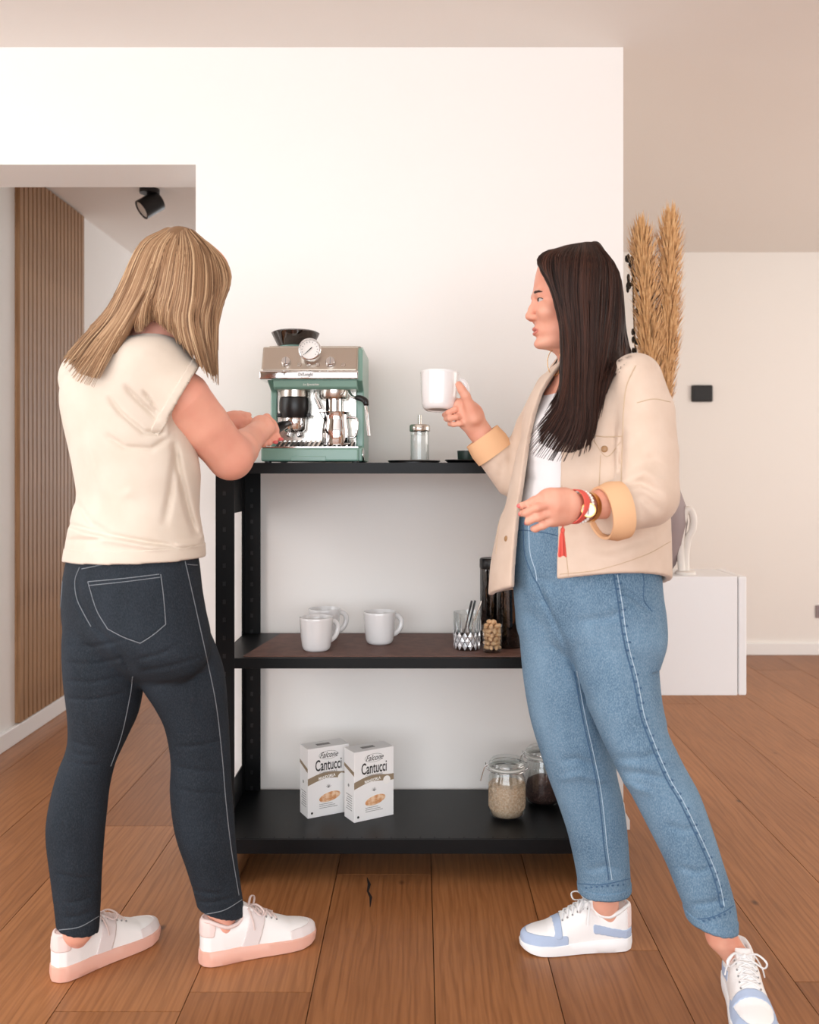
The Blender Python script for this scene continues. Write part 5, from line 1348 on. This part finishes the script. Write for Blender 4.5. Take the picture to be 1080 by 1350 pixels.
fk.rows([prow(770, 775, 845, 2.13, .05), prow(815, 742, 864, 2.12, .092), prow(850, 748, 866, 2.115, .098), prow(900, 762, 869, 2.105, .096), prow(930, 774, 873, 2.095, .092), prow(950, 783, 878, 2.09, .088), prow(975, 794, 886, 2.08, .084), prow(1000, 806, 897, 2.07, .080), prow(1022, 817, 909, 2.065, .077), prow(1047, 832, 922, 2.055, .074), prow(1091, 855, 938, 2.045, .070), prow(1135, 877, 952, 2.035, .066), prow(1174, 893, 964, 2.03, .063), prow(1202, 904, 970, 2.025, .061), prow(1235, 911, 971, 2.02, .060)], 0, 0.006, clip=[(P(940, 1218, 2.022), (-0.20, 0, -1.0))])
kf = lambda px, w, A_, yr=(1.6, 2.18): fk.fold(px, 2.03, w, A_, yr)
kf([(706, 764), (722, 800), (742, 842), (760, 890), (778, 932)], 0.006, -0.0060)
kf([(812, 770), (840, 790), (866, 812)], 0.007, -0.0090); kf([(800, 1000), (850, 1000), (890, 985)], 0.010, -0.0060); kf([(812, 1016), (850, 1020), (890, 1030)], 0.008, -0.0060)
kf([(815, 1024), (840, 1040), (870, 1048)], 0.008, 0.0060); kf([(860, 1000), (890, 1015), (905, 1020)], 0.008, -0.0060); kf([(875, 950), (890, 975), (892, 990)], 0.008, -0.0075)
kf([(870, 1085), (905, 1095), (930, 1085)], 0.008, -0.0045); kf([(885, 1140), (920, 1150), (950, 1140)], 0.008, -0.0045); kf([(905, 1195), (940, 1190), (966, 1180)], 0.007, -0.0060)
kf([(732, 1005), (760, 1000), (800, 1015)], 0.008, -0.0053, (1.6, 2.3)); kf([(730, 1030), (765, 1022), (810, 1035)], 0.008, 0.0045, (1.6, 2.3)); kf([(765, 1150), (800, 1142), (828, 1150)], 0.008, -0.0045, (1.6, 2.3))
kf([(690, 760), (720, 765), (745, 780)], 0.008, -0.0045); kf([(690, 790), (715, 792), (735, 800)], 0.008, -0.0037); kf([(750, 820), (800, 815), (840, 800)], 0.009, -0.0045)
skK = Skin(fk, 0.0035, 1); jeansB = skK.link('jeans', 'denim_light', Bp)
sk_ = lambda name, px, r=0.0011, m='stitch_light', **kw: skK.seam(name, px, r, m, Bp, jeansB, **kw)
side = [(809, 757), (812, 775), (816, 800), (820, 830), (826, 860), (834, 890), (839, 915), (845, 945), (856, 975), (866, 1000), (880, 1030), (895, 1055), (910, 1085), (924, 1115), (937, 1145), (945, 1170), (950, 1195)]
sk_('side_seam', side, 0.0016)
sk_('side_seam_edge', [(x + 5, y) for x, y in side], 0.0011, 'stitch_pale')
# puckers along the side seam: little alternating worn marks
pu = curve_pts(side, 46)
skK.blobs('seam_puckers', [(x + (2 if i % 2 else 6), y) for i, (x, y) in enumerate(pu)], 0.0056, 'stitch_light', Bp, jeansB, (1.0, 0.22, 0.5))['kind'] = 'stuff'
sk_('fly_seam', [(690, 692), (692, 730), (702, 758), (710, 772), (718, 790), (727, 806)])
sk_('fly_stitching', [(697, 690), (699, 728), (706, 752), (708, 766)], 0.001, 'stitch_pale')
inner = [(757, 885), (763, 920), (771, 960), (780, 1000), (788, 1040), (793, 1080), (797, 1120), (803, 1160)]
sk_('inner_seam', inner, 0.0013); sk_('inner_seam_edge', [(x + 4, y) for x, y in inner], 0.001, 'stitch_pale')
sk_('back_pocket_stitching', [(844, 744), (849, 765), (849, 790), (860, 806)])
sk_('waist_seam', [(677, 700), (690, 699), (715, 702), (735, 706)])
sk_('hem_stitching', [(763, 1165), (795, 1166), (831, 1158)], 0.0012, 'stitch_light'); sk_('hem_stitching', [(908, 1212), (935, 1210), (955, 1202), (970, 1192)], 0.0012, 'stitch_light')
skK.patch('hem_band', lambda c, fn: (((c - P(797, 1174, 2.25)) @ vnorm((0.04, 0, -1.0)) > -0.020) & ((c - P(797, 1174, 2.25)) @ vnorm((0.04, 0, -1.0)) < -0.0005) & (c[:, 0] < P(850, 1174, 2.2)[0]) & (np.abs(vnorm_rows(fn)[:, 2]) < 0.75)), 0.002, 'denim_light', Bp, jeansB)
skK.patch('hem_band', lambda c, fn: (((c - P(940, 1218, 2.022)) @ vnorm((-0.20, 0, -1.0)) > -0.020) & ((c - P(940, 1218, 2.022)) @ vnorm((-0.20, 0, -1.0)) < -0.0005) & (c[:, 0] > P(880, 1200, 2.02)[0]) & (np.abs(vnorm_rows(fn)[:, 2]) < 0.75)), 0.002, 'denim_light', Bp, jeansB)
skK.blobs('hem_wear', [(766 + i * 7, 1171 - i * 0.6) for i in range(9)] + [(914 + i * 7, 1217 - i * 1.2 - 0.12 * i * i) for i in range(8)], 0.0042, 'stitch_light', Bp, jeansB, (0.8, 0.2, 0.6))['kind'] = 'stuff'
# -- jacket: open, boxy
fj2 = Field()
JC = np.array([0.372, 2.17, 0])
hemn = vnorm((0.03, -0.28, -1.0)); hemc = P(733, 764, 2.04)
rowsJ = [prow(468, 754, 818, 2.18, .055, THB), prow(478, 737, 840, 2.18, .085, THB), prow(490, 724, 856, 2.18, .106, THB), prow(505, 713, 866, 2.175, .122, THB), prow(525, 702, 869, 2.175, .134, THB), prow(560, 693, 870, 2.17, .142, THB), prow(600, 686, 870, 2.17, .144, THB),
         prow(640, 677, 870, 2.17, .145, THB), prow(680, 667, 870, 2.17, .147, THB), prow(720, 659, 870, 2.17, .150, THB), prow(750, 654, 870, 2.17, .152, THB), prow(790, 651, 870, 2.17, .154, THB)]
fj2.rows(rowsJ, THB, 0.01, 2.3)
gf = lambda px, w, A_, yr=(1.6, 2.12): fj2.fold(px, 2.0, w, A_, yr)
gf([(760, 715), (800, 725), (850, 710), (882, 690)], 0.012, -0.006)
gf([(770, 740), (820, 735), (870, 715)], 0.014, 0.004)
gf([(750, 690), (765, 720)], 0.012, -0.004)
gf([(745, 600), (755, 640)], 0.014, -0.004)
gf([(770, 625), (800, 635), (818, 640)], 0.012, -0.005)
gf([(800, 480), (785, 495), (778, 510)], 0.008, -0.004)
# hollow it, open the front, trim the hem
fj2.rows(rowsJ, THB, 0.004, 2.3, grow=-0.016, sub=True, ext=(0.1, -0.03))
def opening(p):
    q = p - JC.astype(np.float32); u = q @ sB.astype(np.float32); v = q @ fB.astype(np.float32); z = p[:, 2]
    ul = np.interp(z, [0.88, 1.05, 1.20, 1.33, 1.42], [-0.045, -0.040, -0.036, -0.030, -0.01]); ur = np.interp(z, [0.88, 1.05, 1.20, 1.33, 1.42], [0.085, 0.085, 0.075, 0.05, 0.02])
    return np.maximum(np.maximum(ul - u, u - ur), 0.03 - v)
fj2.func(opening, (-1, 1, 0.7), (2, 3, 1.48), 0.004, 's')
fj2.func(lambda p: -((p - hemc.astype(np.float32)) @ hemn.astype(np.float32)), (-1, 1, 0.5), (2, 3, 1.2), 0.0, 's')
fj2.chain([P(838, 500, 2.05), P(850, 545, 2.02), P(853, 600, 1.985), P(853, 650, 1.96)], [0.058, 0.064, 0.066, 0.066], 0.02)
cuN = P(797, 676, 1.922); cn = vnorm((-1.0, -0.32, -0.14))
fj2.cone(P(853, 655, 1.965), P(788, 676, 1.920), 0.063, 0.050, 0.015, clip=[(cuN, cn)])
fj2.chain([P(732, 515, 2.29), P(707, 565, 2.31), P(680, 628, 2.32)], [0.050, 0.051, 0.049], 0.02)
cuF = P(640, 582, 2.31); cf = vnorm(wrF - elF)
fj2.cone(P(680, 634, 2.32), P(630, 566, 2.31), 0.049, 0.046, 0.012, clip=[(cuF, cf)])
gf([(822, 560), (820, 600), (818, 640)], 0.007, -0.0105)
gf([(819, 642), (845, 636), (880, 655)], 0.008, -0.0090)
gf([(822, 632), (850, 622), (885, 640)], 0.010, 0.0075)
gf([(824, 650), (850, 655), (878, 680)], 0.009, -0.0075)
gf([(815, 648), (840, 662), (850, 690)], 0.008, -0.0075)
gf([(830, 612), (860, 605), (885, 620)], 0.010, -0.0060)
gf([(840, 520), (858, 560)], 0.016, 0.0045)
for px in ([(700, 545), (690, 570), (680, 600)], [(668, 600), (660, 625), (660, 650)], [(676, 590), (668, 640), (664, 700)], [(650, 600), (660, 612), (668, 625)]): fj2.fold(px, 2.3, 0.009, -0.0045, (2.0, 2.6))
skG = Skin(fj2, 0.0035, 2); jackB = skG.link('jacket', 'jacket_beige', Bp)
gs_ = lambda name, px, r=0.0012, m='jacket_seam': skG.seam(name, px, r, m, Bp, jackB)
gs_('armhole_seam', [(838, 482), (826, 510), (822, 545), (821, 580), (819, 640)]); gs_('pocket_seam', [(780, 574), (800, 576), (820, 575)]); gs_('pocket_seam', [(782, 580), (800, 602), (818, 583)], 0.0009)
gs_('yoke_seam', [(840, 531), (862, 526), (884, 530)]); gs_('placket_seam', [(741, 640), (744, 700), (750, 764)], 0.0009); gs_('hem_seam', [(738, 757), (790, 751), (850, 732), (884, 714)], 0.0009)
gs_('pocket_seam', [(792, 600), (790, 640)], 0.0008); gs_('placket_seam', [(664, 650), (658, 690), (654, 730)], 0.0009)
skG.blobs('button', [(797, 592)], 0.0075, 'button_horn', Bp, jackB, (1, 0.35, 1)); skG.blobs('button', [(667, 710)], 0.0070, 'button_horn', Bp, jackB, (1, 0.35, 1))
# turned-up cuffs with the peach lining outside
def cuff(c, ax, r0, r1, ln, name):
    ax = vnorm(ax); a1 = vnorm(np.cross(ax, (0, 0, 1.0))); a2 = np.cross(ax, a1); mb = MB(); v = []; n = 36
    prof = [(-ln, r0 * 0.95), (-ln, r0), (-ln * 0.5, r0 * 1.03), (0.0, r1), (0.004, r1 * 0.99), (0.003, r1 * 0.90), (-ln * 0.5, r0 * 0.86)]
    for t, r in prof:
        for i in range(n):
            a = 2 * math.pi * i / n; rr = r * (1 + 0.03 * math.sin(3 * a + 1)); v.append(c + ax * t + (a1 * math.cos(a) + a2 * math.sin(a)) * rr - LB)
    f = [(j*n + i, j*n + (i+1) % n, (j+1)*n + (i+1) % n, (j+1)*n + i) for j in range(len(prof) - 1) for i in range(n)]
    return mb.add(v, f).obj(name, 'jacket_lining', jackB, 60)
cuff(cuN + cn * 0.006, cn, 0.0600, 0.0555, 0.045, 'cuff'); cuff(cuF + cf * 0.012, cf, 0.0495, 0.0470, 0.052, 'cuff')
# collar
col = MB(); n = 30; v = []
for j, (h, r, dr) in enumerate([(0.0, 0.072, 0), (0.030, 0.066, 0), (0.034, 0.070, 0), (0.010, 0.088, 0), (-0.012, 0.098, 0)]):
    for i in range(n + 1):
        a = math.radians(-128 + 256 * i / n); d = -fB * math.cos(a) + sB * math.sin(a); fall = 0.030 * (1 - math.cos(a)) / 2
        v.append(np.array([P(776, 470, 2.18)[0], 2.185, P(776, 474, 2.18)[2] + h - fall]) + d * np.array([r, r, 0]) - LB)
col.add(v, [(j*(n+1) + i, j*(n+1) + i + 1, (j+1)*(n+1) + i + 1, (j+1)*(n+1) + i) for j in range(4) for i in range(n)])
o = col.obj('collar', 'jacket_beige', jackB, 60); md = o.modifiers.new('thickness', 'SOLIDIFY'); md.thickness = 0.004
# -- shoes
make_shoe(Bp, 'shoe', SR, RZ_R, 0.272, 'blue', None); make_shoe(Bp, 'shoe', SL, RZ_L, 0.272, 'blue', None)
# -- hair
gB = [[(745,332,2.15),(722,338,2.12),(714,350,2.10),(726,366,2.09),(742,418,2.077),(745,478,2.05),(738,530,2.0),(700,576,1.98)],
      [(752,330,2.14),(737,342,2.09),(737,366,2.08),(745,410,2.065),(750,450,2.05),(751,500,2.02),(740,545,1.99),(704,598,1.98)],
      [(760,328,2.13),(752,345,2.07),(750,380,2.06),(753,420,2.05),(757,460,2.04),(757,510,2.0),(752,560,1.98),(728,605,1.97)],
      [(770,327,2.13),(770,345,2.06),(768,385,2.05),(769,425,2.04),(770,470,2.03),(769,520,2.0),(766,565,1.97),(748,606,1.97)],
      [(778,326,2.13),(787,348,2.07),(786,390,2.05),(784,430,2.04),(783,475,2.03),(780,520,2.0),(778,560,1.98),(770,597,1.97)],
      [(784,326,2.15),(802,352,2.1),(804,395,2.08),(802,430,2.07),(797,465,2.05),(789,500,2.03),(785,540,2.01),(779,588,1.99)],
      [(786,327,2.16),(808,360,2.14),(813,400,2.12),(813,430,2.11),(812,448,2.11),(812,470,2.12),(806,490,2.12),(800,505,2.12)],
      [(786,327,2.19),(809,362,2.19),(816,405,2.18),(819,432,2.18),(822,450,2.18),(824,458,2.18),(826,464,2.18),(828,468,2.18)],
      [(770,328,2.2),(790,350,2.25),(795,400,2.26),(795,430,2.25),(797,450,2.24),(800,460,2.24),(802,470,2.24),(804,480,2.23)],
      [(745,333,2.18),(724,341,2.20),(718,352,2.21),(745,400,2.25),(749,440,2.25),(743,470,2.24),(744,490,2.22),(745,505,2.2)]]
def capB(f):
    f.ell(P(770, 377, 2.17), (0.079, 0.079, 0.086), None, 0.02)
make_hair(Bp, gB, P(765, 385, 2.17), capB, 'hair_dark', 1700, 0.010, [skG, skT], 0.014, 5, [[0, 1, 2, 3, 4, 5], [5, 6, 7], [7, 8, 9], [9, 0]], 0.005, tips=0.06)
er = MB().tube([tuple(P(731 + 9 * math.cos(a), 478 + 17 * math.sin(a), 2.16) - LB) for a in np.linspace(0, 2 * math.pi, 28)], 0.0010, 5).obj('hoop_earring', 'gold', bodyB, 80)
# -- watch and bracelets on the near wrist
def band(name, c, ax, ra, rb, w, th, m, parent, label=None):
    ax = vnorm(ax); nf = fl[0] - ax * (fl[0] @ ax); nf = vnorm(nf); a1 = np.cross(ax, nf); v = []; n = 40
    for t, dr in ((-w/2, 0), (-w/2, th), (w/2, th), (w/2, 0)):
        for i in range(n):
            a = 2 * math.pi * i / n; v.append(c + ax * t + a1 * ((ra + dr) * math.cos(a)) + nf * ((rb + dr) * math.sin(a)) - LB)
    f = [(j*n + i, j*n + (i+1) % n, ((j+1) % 4)*n + (i+1) % n, ((j+1) % 4)*n + i) for j in range(4) for i in range(n)]
    o = MB().add(v, f).obj(name, m, parent, 60)
    if label: o['label'] = label
    return o, a1, nf
wax = vnorm(PH(752, 667, 1.835) - wrN); wc = wrN
wt, a1, nf = band('watch', PH(774, 668.5, 1.862), wax, 0.0295, 0.0295, 0.014, 0.002, 'gold', Bp, 'gold wristwatch with cream dial')
dn = vnorm(np.array([-0.12, -1.0, 0.12])); dc = PH(776, 672.5, 1.8275)
t1 = vnorm(np.cross(dn, (0, 0, 1.0))); t2 = np.cross(dn, t1)
def disc(name, c, r, h0, h1, m, parent):
    v = []; n = 32
    for h, q in ((h0, r), (h1, r), (h1, 0.0001)):
        for i in range(n): a = 2 * math.pi * i / n; v.append(c + dn * h + (t1 * math.cos(a) + t2 * math.sin(a)) * q - LB)
    return MB().add(v, [(j*n + i, j*n + (i+1) % n, (j+1)*n + (i+1) % n, (j+1)*n + i) for j in range(2) for i in range(n)]).obj(name, m, parent, 40)
disc('watch_case', dc, 0.0145, -0.006, 0.003, 'gold', wt); disc('watch_dial', dc, 0.0122, 0.0, 0.0035, 'dial', wt)
hd_ = MB()
for a, l in ((1.45, 0.009), (-1.2, 0.006)): hd_.tube([tuple(dc + dn * 0.0042 - LB), tuple(dc + dn * 0.0042 + (t1 * math.cos(a) + t2 * math.sin(a)) * l - LB)], 0.0006, 4)
hd_.obj('watch_hands', 'print_black', wt)
cb, _, _ = band('coral_bracelet', PH(757, 668, 1.843), wax, 0.0345, 0.0290, 0.017, 0.0022, 'coral_band', Bp, 'wide coral woven bracelet with a tassel')
ts = MB(); t0 = PH(742, 694, 1.835)
for i in range(22):
    a = random.random() * 6.28; r = 0.0085 * math.sqrt(random.random())
    ts.tube([tuple(t0 - LB), tuple(PH(741, 708, 1.835) - LB + np.array([math.cos(a) * r * 0.55, math.sin(a) * r * 0.55, 0])), tuple(PH(741.5, 735 - 3 * random.random(), 1.835) - LB + np.array([math.cos(a) * r, math.sin(a) * r, 0]))], 0.0013, 4)
ts.sphere(tuple(PH(742, 699, 1.835) - LB), 0.0045, 10, 8, (1, 1, 1.3))
ts.tube([tuple(PH(750, 686, 1.835) - LB), tuple(t0 - LB)], 0.0016, 5)
ts.obj('tassel', 'coral_band', cb)
pb = empty('bead_bracelet', (0, 0, 0)); pb.parent = Bp
bead = MB().sphere((0, 0, 0), 0.0034, 10, 8).mesh('bead'); bead.materials.append(MATS['pearl']); bead.shade_smooth()
ctr = PH(765.5, 668.5, 1.852); nf2 = vnorm(fl[0] - wax * (fl[0] @ wax)); a12 = np.cross(wax, nf2)
for i in range(30):
    a = 2 * math.pi * i / 30; o = bpy.data.objects.new('bead', bead); COL.objects.link(o); o.parent = pb
    o.location = ctr + a12 * (0.0325 * math.cos(a)) + nf2 * (0.029 * math.sin(a)) - LB
# -- the mug she holds
hm = copy_tree(m0); mugY = 2.315
hm.location = tuple(P(578.5, 541, mugY)); hm.rotation_euler = (math.radians(-5), math.radians(3), math.radians(14))
tag(hm, 'white porcelain mug held up in the hand of the woman in beige', 'mug', 'white mugs')
